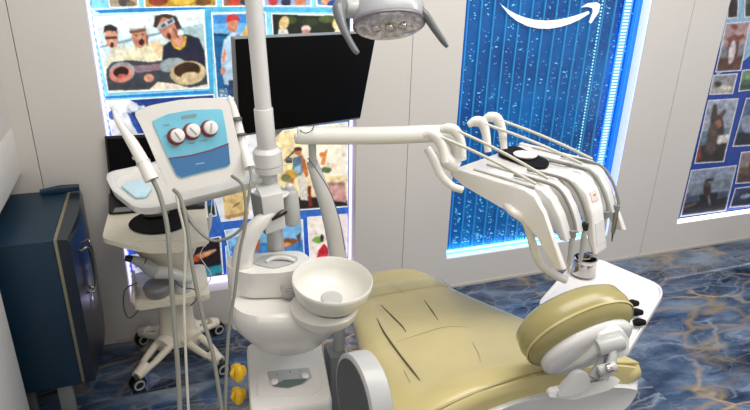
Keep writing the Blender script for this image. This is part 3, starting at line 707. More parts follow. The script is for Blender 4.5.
for x, y in ((241, 371), (241, 394)):
    c = Xp(x, y, .150); axk = V((-1, -.35, .12)).normalized(); n1 = axk.cross(V((0, 0, 1))).normalized(); n2 = axk.cross(n1)
    rr = []
    for h, q in ((-.012, .016), (.0, .018), (.004, .026), (.010, .029), (.020, .028), (.025, .020)):
        rr.append([c+axk*h+(n1*math.cos(a_)+n2*math.sin(a_))*q*(1.12+.07*math.cos(3*a_)) for a_ in (2*math.pi*k/40 for k in range(40))])
    kb = obj('tap_knob', loft(rr), 'yellow', un, 50)
    obj('grip', tube([c+axk*.026-n2*.02, c+axk*.032, c+axk*.026+n2*.02], [.004, .008, .004], 4, 10), 'yellow', kb)
# main body: vase
YBD = 1.80
def hz(y): return Yp(290, y, YBD).z
secs = []
for (y, xl, xr, dp) in ((343, 268, 314, .070), (339.5, 261, 321, .090), (333, 253, 327, .108), (324, 243, 337, .13), (314, 234, 348, .148), (304, 230.5, 352, .155), (298, 230.5, 342, .15), (294, 232, 322, .13)):
    l, r = Yp(xl, y, YBD), Yp(xr, y, YBD); c = (l+r)/2
    secs.append(ring((c.x, YBD, c.z), ((r-l).length/2, 0, 0), (0, dp, 0), 2.3, 40))
obj('body', loft(secs), 'plas', un, 60)
# left shoulder rising into the horn
def hp(x, y, Y=YBD): return Yp(x, y, Y)
zt_ = hz(267)-.002
lo_ = [(246, 322, .050), (243, 305, .040), (241.5, 285, .037), (242, 265, .036), (245, 248, .033), (252, 232, .030), (262, 221, .025), (272, 214.5, .018), (282, 211, .010)]
obj('shoulder', prism(rnd([Zp(225, 266, zt_), Zp(246, 274, zt_), Zp(266, 271, zt_), Zp(266, 254, zt_), Zp(234, 256, zt_)], .035), (0, 0, hz(306)-zt_), .006), 'plas', un)
obj('horn', tube([hp(x, y, 1.855) for x, y, r in lo_], [r for *_, r in lo_], 6, 20, n=2.4), 'plas', un, 60)
obj('horn_inlay', tube([hp(272, 220, 1.832), hp(279, 215, 1.832), hp(285, 211, 1.845)], [.004, .009, .011], 4, 10), 'black', un)
# shelf block over the bowl notch
zt, zb = hp(285, 267).z, hp(285, 291).z
sl = [Zp(225, 266, zt), Zp(246, 274, zt), Zp(284, 273, zt), Zp(309, 267, zt), Zp(311, 258, zt), Zp(300, 250, zt), Zp(262, 253, zt), Zp(229, 255, zt)]
obj('cup_shelf', prism(rnd(sl, .03), (0, 0, zb-zt), .008), 'plas', un)
obj('shelf_inlay', prism(rnd([Zp(252, 264, zt+.001), Zp(273, 269, zt+.001), Zp(293, 264, zt+.001), Zp(300, 258, zt+.001), Zp(285, 254.5, zt+.001), Zp(262, 256, zt+.001)], .02), (0, 0, .003), .001), 'plasg', un)
obj('cup_filler', tube([Zp(266, 262, zt+.006), Zp(274, 258, zt+.012), Zp(286, 258, zt+.014), Zp(295, 261, zt+.008)], [.006, .008, .008, .005], 5, 10), 'shell', un)
obj('notch_back', tube([hp(262, 296, 1.86), hp(280, 290, 1.87), hp(303, 292, 1.87)], [.035, .04, .035], 4, 14), 'plas', un)
# glass drip chamber beside the bowl
obj('clear_cup', lathe(hp(289, 294, 1.76), (0, 0, 1), [(-.02, .018), (0, .024), (.035, .028), (.036, .024), (0, .020)], 24), 'clear', un)
# bowl
bc = Tp(332, 287, 1.97)
prof = [(-.062, .028), (-.060, .070), (-.045, .098), (-.015, .120), (.020, .1285), (.032, .129), (.034, .1265), (.030, .123), (0, .116), (-.025, .102), (-.042, .075), (-.046, .03), (-.05, .012)]
bowl = lab(obj('spittoon_bowl', lathe(bc, (0.03, -.10, 1), prof, 56), 'plas2', un, 60), 'round cream white spittoon bowl')
obj('rim_gasket', lathe(bc+V((0, 0, -.064)), (.03, -.1, 1), [(0, .070), (.004, .080), (.009, .082), (.010, .070)], 48, closed=True), 'dgrey', bowl)
obj('drain_cap', lathe(bc+V((0, .004, -.044)), (0.03, -.10, 1), [(0, .034), (.004, .034), (.007, .020), (.008, .002)], 28), 'plasg', bowl)
obj('bowl_saucer', lathe(bc+V((-.02, .02, -.105)), (.0, -.06, 1), [(-.05, .05), (-.02, .085), (.0, .105), (.03, .112), (.045, .095)], 44), 'plas', un, 60)
# suction pipe under the bowl
a = V((.505, 1.93, 0))
pb = Yp(339, 300, 1.95)
obj('drain_pipe', cyl((pb.x, 1.95, .30), (pb.x, 1.95, pb.z), .024, .022), 'plasg', un)
for yy in (350, 356, 361):
    q_ = Yp(338, yy, 1.95); obj('pipe_collar', lathe((pb.x, 1.95, q_.z), (0, 0, 1), [(-.006, .034), (-.003, .040), (.003, .040), (.006, .034)], 28), 'shell', un)
obj('valve_block', B((pb.x-.05, 1.90, .25), (pb.x+.02, 2.0, .56), .008), 'grey', un)
# post
def pp(y, x=None):
    x = 253.5+(y)*.0905 if x is None else x; return Yp(x, y, YPOST)
po = obj('post', cyl(pp(-90), pp(112), .0265, .0265, 28), 'shell', un, 50)
lab(po, 'tall light grey post')
obj('post_sleeve', cyl(pp(108), pp(152), .031, .031, 28, .003), 'shell', po)
obj('post_lower', cyl(pp(150), pp(268), .026, .030, 28), 'plasg', un)
obj('pivot_collar', lathe(pp(172), (pp(147)-pp(172)).normalized(), [(0, .034), (.004, .046), (.022, .048), (.024, .044), (.028, .044), (.030, .049), (.074, .048), (.084, .040), (.087, .03)], 32), 'shell', un)
cl = Yp(286, 160, YPOST); obj('collar_knob', cyl(cl, cl+V((.02, -.004, -.002)), .010, .009, 16, .002), 'dgrey', un)
obj('bracket_plate', lathe(pp(192)+V((0, -.02, 0)), (0, 0, 1), [(0, .058), (.006, .060), (.010, .052)], 32), 'shell', un)
bf = [Yp(261, 197, 1.84), Yp(283, 192, 1.84), Yp(286, 228, 1.84), Yp(266, 235, 1.84)]
bx = lab(obj('bracket_box', prism(bf, (0, .12, 0), .004), 'shell', un), 'light grey bracket box on the post')
bs = [Yp(261, 197, 1.842), Yp(266, 235, 1.842), Yp(255, 226, 1.90), Yp(250, 193, 1.90)]
obj('side_cover', prism(bs, (.006, .008, 0), .001), 'grey', bx)
bt = Yp(291, 205, 1.93)
ub = (Yp(289, 182, 1.93)-Yp(293, 224, 1.93)).normalized(); c0 = Yp(293, 224, 1.93)
wb = obj('water_bottle', lathe(c0, ub, [(0, .022), (.004, .0265), (.008, .028), (.118, .028), (.126, .024), (.130, .014), (.138, .014), (.146, .012)], 28), 'plasg', un)
obj('bottle_cap', lathe(c0+ub*.136, ub, [(0, .013), (.012, .013), (.018, .008)], 20), 'shell', wb)
# curved support and horizontal arm
sp_ = [(338, 268, .034), (337, 250, .034), (333, 228, .032), (327, 205, .029), (319, 182, .025), (312, 162, .020)]
obj('swan_support', tube([Yp(x, y, 1.98) for x, y, r in sp_], [r for *_, r in sp_], 6, 20), 'shell', un, 60)
obj('support_stub', cyl(Yp(313, 166, 1.97), Yp(312, 142, 1.955), .0135, .0135, 18), 'plasg', un)
arm = obj('swing_arm', tube([Yp(299, 135, 1.95), Yp(303, 135.5, 1.95), Yp(380, 135.5, 1.91), Yp(440, 133.5, 1.88), Yp(451, 136, 1.87), Yp(457, 146, 1.86), Yp(460, 160, 1.85)], [.022, .0305, .0305, .0305, .029, .026, .024], 6, 24), 'plas2', un, 60); lab(arm, 'long horizontal cream swing arm')
obj('strap_loop', tube([Yp(300, 130, 1.93), Yp(305, 133, 1.905), Yp(311, 131, 1.905), Yp(314, 126, 1.93)], .0018, 6, 8), 'dgrey', arm)
obj('thin_cable', tube([Yp(308, 158, 1.94), Yp(318, 172, 1.935), Yp(331, 194, 1.935), Yp(340, 222, 1.935), Yp(345, 250, 1.93)], .0016, 6, 6), 'dgrey', arm)

# ================================================================ MONITOR
q_ = [V((.27, 2.29, 1.72)), V((.88, 2.53, 1.70)), V((.85, 2.57, 1.32)), V((.24, 2.32, 1.34))]
nrm = (q_[1]-q_[0]).cross(q_[3]-q_[0]).normalized()
if nrm.y > 0: nrm = -nrm
cen = sum(q_, V((0, 0, 0)))/4
mo = thing('monitor', 'large black flat monitor tilted forward in front of the fishing collage', 'monitor', cen-nrm*.03)
mn = [Np(x, y, cen, nrm) for x, y in ((234, 38), (377, 31.5), (360.5, 119), (239, 137))]
obj('housing', prism(mn, -nrm*.028, .004), pbr('silver grey bezel', '77787A', .35), mo)
mi = [Np(x, y, cen+nrm*.001, nrm) for x, y in ((235, 39.2), (376, 32.8), (360, 117.2), (240, 134.6))]
sc2 = obj('screen', prism(mi, nrm*.002, .0008), 'screen', mo)
obj('mount_arm', tube([cen-nrm*.035, cen-nrm*.09, Yp(292, 112, 2.62), Yp(270, 139, 2.45), Yp(264, 142, 2.15), Yp(265, 140, 1.98)], .013, 6, 12), 'plasg', mo)
obj('mount_plate', prism([cen-nrm*.029+V(v) for v in ((-.05, -.02, -.05), (.05, .02, -.05), (.05, .02, .05), (-.05, -.02, .05))], -nrm*.012, .002), 'plasg', mo)

# ================================================================ LAMP
TL = 1.93
la = thing('dental_lamp', 'grey operating lamp head with a clear lens and two dark handles at the top', 'lamp', Tp(392, 2, TL))
def LT(x, y, d=0): return Tp(x, y, TL+d)
n_l = (RT*.05 - UP*.94 - FWD*.31).normalized()   # lens looks down and a little towards the camera
fc = LT(389, 24)
ax = (LT(425, 17) - LT(357, 34)).normalized(); ax = (ax - n_l*ax.dot(n_l)).normalized(); bx_ = n_l.cross(ax)
def LR(c, a, b_, n=2.0): return ring(c, ax*a, bx_*b_, n, 44)
obj('head', loft([LR(fc-n_l*.002, 0.1060, 0.0640, 2.2), LR(fc-n_l*.012, 0.1124, 0.0704, 2.3), LR(fc-n_l*.05, 0.1145, 0.0720, 2.3), LR(fc-n_l*.10, 0.1060, 0.0680), LR(fc-n_l*.15, 0.0848, 0.0560), LR(fc-n_l*.17, 0.0424, 0.0240)]), pbr('silver grey plastic', '9A9CA0', .35, coat=.3), la, 60)
obj('reflector', loft([LR(fc-n_l*.001, 0.1018, 0.0608), LR(fc+n_l*.002, 0.0933, 0.0528), LR(fc-n_l*.0015, 0.0212, 0.0160)]), pbr('faceted reflector', 'D8D0D4', .2, metal=.7, bump=.9, scale=55, var=.6), la, 60)
obj('lens', loft([LR(fc-n_l*.001, 0.1102, 0.0688, 2.2), LR(fc+n_l*.012, 0.1081, 0.0656, 2.1), LR(fc+n_l*.026, 0.0901, 0.0496), LR(fc+n_l*.034, 0.0424, 0.0200), LR(fc+n_l*.035, 0.0106, 0.0048)]), pbr('clear grey lens', 'F4F0F4', .08, trans=.9, var=.1), la, 60)
obj('lens_rim', loft([LR(fc-n_l*.004, 0.1134, 0.0712, 2.2), LR(fc+n_l*.003, 0.1145, 0.0720, 2.2), LR(fc+n_l*.004, 0.1102, 0.0688, 2.2), LR(fc-n_l*.004, 0.1102, 0.0688, 2.2)], closed=True, cap=False), pbr('mauve grey rim', '6A6268', .3), la, 60)
for k in range(3):
    obj('bulb', lathe(fc+ax*(-.04+.04*k)+n_l*.003, n_l, [(0, .014), (.004, .012), (.006, .003)], 16), 'chrome', la)
obj('side_pivot', cyl(LT(344, 9), LT(363, 9), .028, .030, 24, .005), 'plasg', la)
obj('handle', tube([LT(343, 3, -.03), LT(339, 10, -.05), LT(342, 24, -.06), LT(348, 38, -.06), LT(355, 50, -.055), LT(358, 53, -.05)], [.022, .026, .018, .013, .012, .009], 6, 16, flat=.8), pbr('graphite grip', '66686C', .35, coat=.2), la, 60)
obj('handle', tube([LT(419, 9, -.01), LT(426, 16, -.02), LT(434, 28, -.02), LT(443, 41, -.02), LT(447.5, 47, -.02)], [.013, .014, .012, .010, .006], 6, 16, flat=.8), pbr('graphite grip', '55585A', .35, coat=.2), la, 60)
obj('arm', tube([LT(375, -8, .1), LT(360, -40, .15), pp(-85)], .02, 5, 12), 'plasg', la)

# ================================================================ SCALER ON ITS TRAY
tz = 1.20
tr = thing('side_tray', 'white rounded tray on the left of the post that carries the scaler', 'tray', Zp(180, 190, tz))
to = [Zp(x, y, tz) for x, y in ((106, 178), (112, 190), (134, 207), (150, 208.5), (200, 196), (240, 186), (268, 178), (266, 160), (225, 155), (175, 157), (128, 168), (108, 172))]
to = rnd(to, .03); tc_ = sum(to, V((0, 0, 0)))/len(to)
def sc2_(s, dz): return [tc_+(p-tc_)*s+V((0, 0, dz)) for p in to]
bm = loft([sc2_(.90, -.035), sc2_(.97, -.028), sc2_(1, -.004), sc2_(1, 0), sc2_(.985, .002), sc2_(.90, 0), sc2_(.87, -.018), sc2_(.5, -.020)], cap=True)
obj('basin', bm, 'plas', tr, 50)
jp = pp(165)
obj('tray_arm', tube([Zp(262, 172, tz-.015), (Zp(262, 172, tz-.015)+jp)/2, jp], .018, 3, 12), 'plasg', tr)
tag(obj('face_mask', prism(rnd([Zp(x, y, tz-.016) for x, y in ((121, 187), (140, 181), (152, 190), (146, 198), (136, 199))], .008), (0, 0, .008), .003), 'mask'), 'folded pale blue face mask lying in the left end of the white tray', 'mask')
TS = 1.83
sn = V((.06, -.97, .22)).normalized(); sp0 = Tp(190, 140, TS)
def SP(x, y, off=0): return Np(x, y, sp0+sn*off, sn)
sq = [SP(x, y) for x, y in ((134, 113), (150, 106), (181, 100), (205, 98), (224, 98), (229, 102), (239, 145), (246, 175), (243, 179), (210, 186), (175, 194), (170, 191), (158, 165), (142, 128))]
scl = thing('scaler', 'white scaler box with a blue faceplate and three round knobs, standing on the white tray', 'scaler', sum(sq[8:12], V((0, 0, 0)))/4-sn*.04)
hs = obj('housing', prism(rnd(sq, .014), -sn*.095, .006), 'plas', scl, 40)
fq = [SP(x, y, .001) for x, y in ((152, 121), (168, 114), (190, 110), (222, 109), (226, 130), (230.5, 164), (227, 167), (205, 172), (181, 178.5), (176, 175), (167, 156))]
fp = obj('faceplate', prism(rnd(fq, .006), sn*.002, .0008), 'cyan', scl)
bq = [SP(x, y, .0035) for x, y in ((168.5, 158), (190, 155.5), (210, 151), (228.5, 144), (230, 163.5), (227, 166), (205, 171), (182, 177), (177, 174.5))]
obj('lower_band', prism(bq, sn*.0008), 'blue', fp)
ln = [SP(x, y, .0045) for x, y in ((168.5, 158), (190, 155), (210, 150), (228.5, 143), (228.6, 144), (210, 151), (190, 156), (168.8, 158.8))]
obj('red_line', prism(ln, sn*.0006), 'red', fp)
def txt(parent, x, y, w_, h_, m='ink', off=.0035, sl=-.15):
    p = [SP(x-w_/2, y-h_/2+w_/2*-sl, off), SP(x+w_/2, y-h_/2+w_/2*sl, off), SP(x+w_/2, y+h_/2+w_/2*sl, off), SP(x-w_/2, y+h_/2+w_/2*-sl, off)]
    return obj('print_line', prism(p, sn*.0004), m, parent)
txt(fp, 189, 116.5, 15, 3.2)
for x, y, w_ in ((166.5, 125, 6), (175, 146.5, 7), (192, 143, 6), (203, 140.5, 7), (165, 136, 3)): txt(fp, x, y, w_, 1.1)
txt(fp, 200, 163.5, 9, 1.2, 'cyan', .0048)
for x, y, rot in ((177.5, 135.5, 60), (193, 130.5, 50), (210.5, 127.5, 100)):
    c = SP(x, y, .004)
    kn = obj('knob', lathe(c, sn, [(0, .021), (.012, .0205), (.018, .019), (.020, .015)], 28), 'knob', scl)
    c2 = SP(x-1.6, y+1.2, .0032)
    obj('scale_ring', lathe(c2, sn, [(0, .0255), (.0022, .0255)], 28), 'red', kn)
    rx_ = sn.cross(V((0, 0, 1))).normalized(); ry_ = rx_.cross(sn)
    aa = math.radians(rot); dr_ = rx_*math.cos(aa)+ry_*math.sin(aa)
    obj('pointer', tube([c+sn*.021-dr_*.014, c+sn*.021+dr_*.014], .0022, 1, 8), 'plasg', kn)
# handpieces at both sides of the scaler with their hoses
def handpiece(name, label, pts, rs, parts, group=None, m='plas'):
    t = thing(name, label, 'handpiece', pts[0], group)
    obj('grip', tube(pts, rs, 5, 16), m, t, 60)
    for nm, p_, r_, mm in parts: obj(nm, tube(p_, r_, 8, 10), mm, t, 60)
    return t
P_ = lambda x, y, t: Tp(x, y, t)
handpiece('scaler_handpiece', 'ivory handpiece leaning left of the scaler box, its hose dropping from the tray', [P_(114, 112, 1.80), P_(119, 122, 1.79), P_(133, 144, 1.78), P_(142, 160, 1.77), P_(152, 180, 1.77)], [.005, .011, .016, .018, .021],
          [('tip', [P_(111, 107, 1.80), P_(114, 112, 1.80)], .004, 'hosel'), ('band', [P_(138.5, 155, 1.778), P_(139.5, 157, 1.778)], .0205, 'plasg'), ('band', [P_(143, 162, 1.772), P_(144, 164, 1.772)], .0212, 'plasg'),
           ('hose', [P_(153, 180, 1.77), P_(160, 196, 1.76), P_(167, 225, 1.75), P_(170, 262, 1.74), P_(174, 320, 1.74), P_(178, 370, 1.73), P_(181, 440, 1.73)], .0068, 'hose')], 'handpieces of the scaler')
handpiece('scaler_handpiece', 'ivory handpiece standing right of the scaler box, before the monitor', [P_(229, 96, 1.92), P_(233, 106, 1.92), P_(238, 125, 1.915), P_(243, 145, 1.91), P_(250, 168, 1.89)], [.005, .011, .014, .015, .018],
          [('band', [P_(236.2, 118, 1.90), P_(237, 121, 1.90)], .017, 'dgrey'), ('band', [P_(240.4, 134, 1.898), P_(240.9, 136, 1.898)], .0175, 'dgrey'), ('hose', [P_(250, 168, 1.88), P_(251, 180, 1.81), P_(247, 205, 1.80), P_(240, 230, 1.80), P_(215, 241, 1.80), P_(196, 228, 1.80), P_(186, 212, 1.80), P_(180, 196, 1.80)], .0045, 'hose')], 'handpieces of the scaler')
tag(obj('hose', tube([P_(232, 176, 1.80), P_(240, 182, 1.77), P_(244, 190, 1.765), P_(246, 220, 1.76), P_(240, 250, 1.76), P_(235, 290, 1.76), P_(228, 340, 1.76), P_(224, 440, 1.76)], .0048, 8, 10), 'hose'), 'grey hose hanging from the right end of the white tray down past the castor', 'hose')
tag(obj('hose', tube([P_(174, 190, 1.80), P_(180, 197, 1.765), P_(186, 220, 1.75), P_(193, 270, 1.75), P_(203, 318, 1.75), P_(214, 360, 1.75), P_(226, 440, 1.75)], .0058, 8, 10), 'hose'), 'grey hose hanging from the middle of the white tray in front of the cart', 'hose')
tag(obj('hose', tube([P_(176, 192, 1.82), P_(178, 205, 1.79), P_(185, 240, 1.79), P_(184, 300, 1.79), P_(186, 360, 1.79), P_(190, 440, 1.79)], .004, 8, 10), 'hosel'), 'thin pale hose hanging close behind the thick one in front of the cart', 'hose')

# ================================================================ DENTAL CHAIR
ch = thing('dental_chair', 'reclined mustard vinyl dental chair with white back shell', 'dental chair', (.92, 1.9, 0))
# cross sections: (Y, x_left, x_right, z_left, z_mid, z_right)
BS = [(1.072, .50, 1.165, .925, 1.005, .968), (1.078, .47, 1.195, .93, 1.022, .975), (1.11, .448, 1.212, .935, 1.030, .978), (1.2, .455, 1.20, .920, .985, .958), (1.35, .475, 1.17, .880, .925, .905), (1.55, .52, 1.14, .825, .855, .85), (1.8, .575, 1.115, .755, .775, .775), (2.0, .62, 1.105, .70, .715, .71), (2.08, .64, 1.10, .68, .695, .69)]
def csec(Y, xl, xr, zl, zm, zr, th, dn=0, sh=1.0, k=40):
    out = []; xc = (xl+xr)/2; hw = (xr-xl)/2*sh
    for i in range(k):
        t = 2*math.pi*i/k; ct, st = math.cos(t), math.sin(t)
        u = math.copysign(abs(ct)**.45, ct); v = math.copysign(abs(st)**.62, st)
        z = zm + (zr-zm)*max(u, 0)**2 + (zl-zm)*max(-u, 0)**2
        out.append(V((xc+u*hw, Y, z - th*.5 + v*th*.5 - dn)))
    return out
rg = [csec(*BS[0], .045, .009, .97)]+[csec(*s, .066) for s in BS[1:]]
obj('backrest_cushion', loft(rg), 'leather', ch, 60)
SB = [(2.075, .64, 1.10, .672, .69, .682), (2.12, .65, 1.095, .672, .685, .68), (2.18, .69, 1.09, .665, .675, .67), (2.26, .73, 1.075, .655, .66, .66), (2.33, .77, 1.05, .64, .645, .645), (2.36, .80, 1.02, .63, .635, .635)]
obj('seat_cushion', loft([csec(*s, .07) for s in SB]), 'leather', ch, 60)
SF = [(2.062, .636, 1.106, .695, .706, .70), (2.085, .634, 1.107, .694, .705, .70), (2.15, .655, 1.107, .69, .70, .69), (2.165, .665, 1.105, .686, .696, .688)]
obj('clear_cover', loft([csec(*s, .088) for s in SF], cap=False), pbr('clear plastic sleeve', 'D4CCA8', .12, trans=.4, coat=.6, alpha=.45, bump=.2), ch, 60)
# leg section going down in front
obj('leg_rest', loft([csec(*s, .07) for s in ((2.34, .78, 1.04, .625, .63, .63), (2.42, .78, 1.04, .56, .565, .565), (2.52, .78, 1.03, .46, .465, .465), (2.56, .80, 1.01, .41, .415, .415))]), 'leather', ch, 60)
# white shell below
SS = [(1.07, .60, 1.12, .85, .93, .89), (1.060, .52, 1.175, .865, .950, .905), (1.09, .48, 1.20, .87, .955, .912), (1.2, .47, 1.18, .83, .905, .88), (1.35, .49, 1.165, .80, .85, .83), (1.55, .53, 1.13, .745, .78, .77), (1.8, .585, 1.11, .68, .70, .70), (2.0, .63, 1.10, .625, .64, .635)]
def ssec(s, th, k=40):
    Y, xl, xr, zl, zm, zr = s; out = []; xc = (xl+xr)/2; hw = (xr-xl)/2
    for i in range(k):
        t = 2*math.pi*i/k; ct, st = math.cos(t), math.sin(t)
        u = math.copysign(abs(ct)**.85, ct); z = zm + (zr-zm)*max(u, 0)**2 + (zl-zm)*max(-u, 0)**2
        out.append(V((xc+u*hw, Y, z + (st*th*.12 if st > 0 else st*th))))
    return out
obj('backrest_shell', loft([ssec(SS[0], .07)]+[ssec(s, .145) for s in SS[1:]]), 'shell', ch, 60)
obj('piping', tube([V((.475+.71*k/14, 1.088, (lambda u: 1.026+(.976-1.026)*max(u,0)**2+(.933-1.026)*max(-u,0)**2)(-.95+1.9*k/14)-.004)) for k in range(15)], .0035, 3, 8), 'leather2', ch)
# creases of the vinyl
def zsurf(x, y):
    # height of the backrest or seat at x, y
    T_ = BS[1:]+SB[2:]
    for a, b_ in zip(T_, T_[1:]):
        if a[0] <= y <= b_[0]:
            f = (y-a[0])/(b_[0]-a[0]); s = [a[i]*(1-f)+b_[i]*f for i in range(6)]
            u = (x-(s[1]+s[2])/2)/((s[2]-s[1])/2); return s[4]+(s[5]-s[4])*max(u, 0)**2+(s[3]-s[4])*max(-u, 0)**2
    return .65
def onchair(x, y, off=.0):
    z = .8
    for _ in range(25):
        p = Zp(x, y, z); z = z*.5+(zsurf(p.x, p.y)+off)*.5
    return Zp(x, y, z)
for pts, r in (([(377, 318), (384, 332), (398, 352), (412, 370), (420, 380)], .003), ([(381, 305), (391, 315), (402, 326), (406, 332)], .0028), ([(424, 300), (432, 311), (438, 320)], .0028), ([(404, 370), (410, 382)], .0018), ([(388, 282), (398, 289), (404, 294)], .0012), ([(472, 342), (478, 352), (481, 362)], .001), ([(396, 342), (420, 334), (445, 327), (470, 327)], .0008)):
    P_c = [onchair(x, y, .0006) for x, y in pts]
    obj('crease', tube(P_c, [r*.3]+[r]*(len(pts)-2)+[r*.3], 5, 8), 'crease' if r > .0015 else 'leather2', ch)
# under structure
obj('seat_frame', B((.68, 1.95, .50), (1.06, 2.33, .605), .02, 3), 'shell', ch)
obj('lift_column', loft([ring((.88, 2.0, z), (a_, 0, 0), (0, b2, 0), 4, 28) for z, a_, b2 in ((.04, .12, .16), (.12, .11, .14), (.5, .10, .13))]), 'shell', ch)
obj('base_plate', prism(rnd([(.66, 1.35, 0), (1.10, 1.35, 0), (1.10, 2.45, 0), (.66, 2.45, 0)], .08), (0, 0, .045), .01), 'grey', ch)
# round pivot drum beside the chair
dc = Tp(365, 398, 1.55); da = V((1, .10, -.05)).normalized()
dm = lab(obj('pivot_drum', lathe(dc, da, [(-.034, .090), (-.034, .112), (-.030, .118), (.0, .119), (.022, .117), (.030, .104), (.030, .06)], 48), 'plasg', ch, 50), 'light grey pivot drum')
obj('drum_face', lathe(dc, da, [(-.036, .05), (-.0355, .106), (-.030, .108)], 40), 'dgrey', dm)
obj('drum_axle', cyl(dc+da*.02, dc+V((.09, .12, -.13)), .03, .03), 'shell', dm)
# headrest
ang = math.radians(74); rl = math.radians(20)
hx0 = V((1, 0, 0)); hu0 = V((0, -math.cos(ang), math.sin(ang))); hx = hx0*math.cos(rl)+hu0*math.sin(rl); hu = hu0*math.cos(rl)-hx0*math.sin(rl); hn = hx.cross(hu).normalized()
if hn.y < 0: hn = -hn                              # front of the pillow looks away and up
hc = Tp(575, 326, 1.56)
def HR(d, a, b_, du=0, n=2.15): return ring(hc+hn*d+hu*du, hx*a, hu*b_, n, 48)
hd = obj('headrest_cushion', loft([HR(-.050, .10, .055), HR(-.046, .125, .075), HR(-.030, .144, .094), HR(0, .152, .102), HR(.035, .146, .096), HR(.055, .12, .075), HR(.060, .08, .04)]), 'leather2', ch, 60)
obj('piping', loft([HR(-.026, .146, .096), HR(-.029, .1475, .0975), HR(-.024, .150, .100), HR(-.022, .147, .097)], closed=True, cap=False), 'leather', hd, 60)
hb = lab(obj('headrest_shell', loft([HR(-.044, .122, .076, -.020), HR(-.060, .124, .078, -.020), HR(-.072, .110, .066, -.018), HR(-.078, .07, .040, -.014)]), 'shell', ch, 60), 'grey white headrest back cover')
obj('shell_rib', tube([hc-hn*.066+hx*-.09-hu*.05, hc-hn*.078+hx*-.03-hu*.02, hc-hn*.08+hx*.03+hu*.02, hc-hn*.07+hx*.07+hu*.035], [.008, .016, .022, .012], 5, 14), 'shell', hb, 60)
HT = 1.475
obj('hinge_bar', cyl(Tp(597, 348, HT), Tp(623, 341, HT), .0205, .0205, 24, .004), 'plasg', ch)
obj('hinge_cheek', prism(rnd([Tp(x, y, HT+.01) for x, y in ((594, 330), (618, 324), (626, 334), (624, 350), (600, 357), (593, 346))], .012), -hn*.016, .005), 'shell', ch)
obj('bracket_arm', tube([Tp(603, 352, HT+.005), Tp(600, 364, HT), Tp(593, 378, HT-.005)], [.010, .012, .018], 4, 16, n=3, flat=.8), 'grey', ch)
obj('bracket_arm', tube([Tp(612, 350, HT-.005), Tp(611, 362, HT-.01), Tp(603, 378, HT-.01)], [.012, .014, .014], 4, 16, n=3, flat=.8), 'plasg', ch)
obj('lock_barrel', cyl(Tp(598, 371, HT-.03), Tp(616, 366, HT-.03), .0125, .0125, 20, .003), 'plasg', ch)
obj('lock_screw', cyl(Tp(606, 369, HT-.045), Tp(612, 367, HT-.045), .010, .010, 18, .002), 'chrome', ch)
fin = [Tp(x, y, 1.46) for x, y in ((557, 397), (565, 386), (574, 376), (580, 372), (588, 373), (591, 382), (588, 389), (574, 396))]
obj('mount_fin', prism(rnd(fin, .008), FWD*.03, .004), 'plasg', ch)
obj('mount_base', prism(rnd([Tp(x, y, 1.475) for x, y in ((548, 397), (552, 391), (610, 379), (622, 380), (610, 390), (575, 400))], .008), FWD*.03, .003), 'shell', ch)

# ================================================================ INSTRUMENT TABLE (delivery head)
dv = thing('instrument_table', 'ivory over the patient instrument table with bent front cheeks, hanging from the swing arm', 'instrument table', Tp(520, 190, 2.02))
ZT = 1.335
c00, c10, c11, c01 = Zp(457, 168, ZT), Zp(548, 194, ZT), Zp(604, 168, ZT), Zp(520, 143, ZT)
dirf = ((c10-c00)+(c11-c01)).normalized(); dirs = V((-dirf.y, dirf.x, 0))
if dirs.dot(c01-c00) < 0: dirs = -dirs
o_ = c00; Lf = (c10-c00).dot(dirf); Ls = (c11-c10).dot(dirs); L2_ = (c01-c00).dot(dirs)
def DV(f, s, z): return o_+dirf*f+dirs*s+V((0, 0, z))
WS = max(Ls, L2_)
# side profile of the body, extruded across
body = [(-.01, -.002), (Lf*.5, 0), (Lf*.84, 0), (Lf-.02, -.03), (Lf-.01, -.07), (Lf-.05, -.085), (Lf*.5, -.075), (.05, -.055), (-.01, -.035)]
obj('body', prism([DV(f, .01, z) for f, z in body], dirs*(WS-.02), .008), 'plas', dv)
chk = [(-.02, .002), (Lf*.82, .006), (Lf*.93, -.006), (Lf+.012, -.050), (Lf+.112, -.215), (Lf+.076, -.222), (Lf+.0, -.135), (Lf*.85, -.092), (Lf*.6, -.082), (.04, -.05), (-.02, -.03)]
for s, nm in ((-.012, 'side_cheek'), (WS-.008, 'side_cheek')):
    obj(nm, prism([DV(f, s, z) for f, z in chk], dirs*.022, .006), 'plas', dv)
obj('cushion_mat', prism(rnd([Zp(500, 151, ZT+.002), Zp(515, 147, ZT+.002), Zp(550, 163, ZT+.002), Zp(546, 170, ZT+.002), Zp(530, 168.5, ZT+.002), Zp(497, 156, ZT+.002)], .03, 6), (0, 0, .008), .003), 'mat', dv)
cdish = Zp(525, 156.5, ZT+.011)
tag(obj('dish', lathe(cdish, (0, 0, 1), [(0, .030), (.003, .040), (.009, .043), (.010, .040), (.006, .030)], 32), 'knob'), 'small round white dish on the black mat of the instrument table', 'dish')
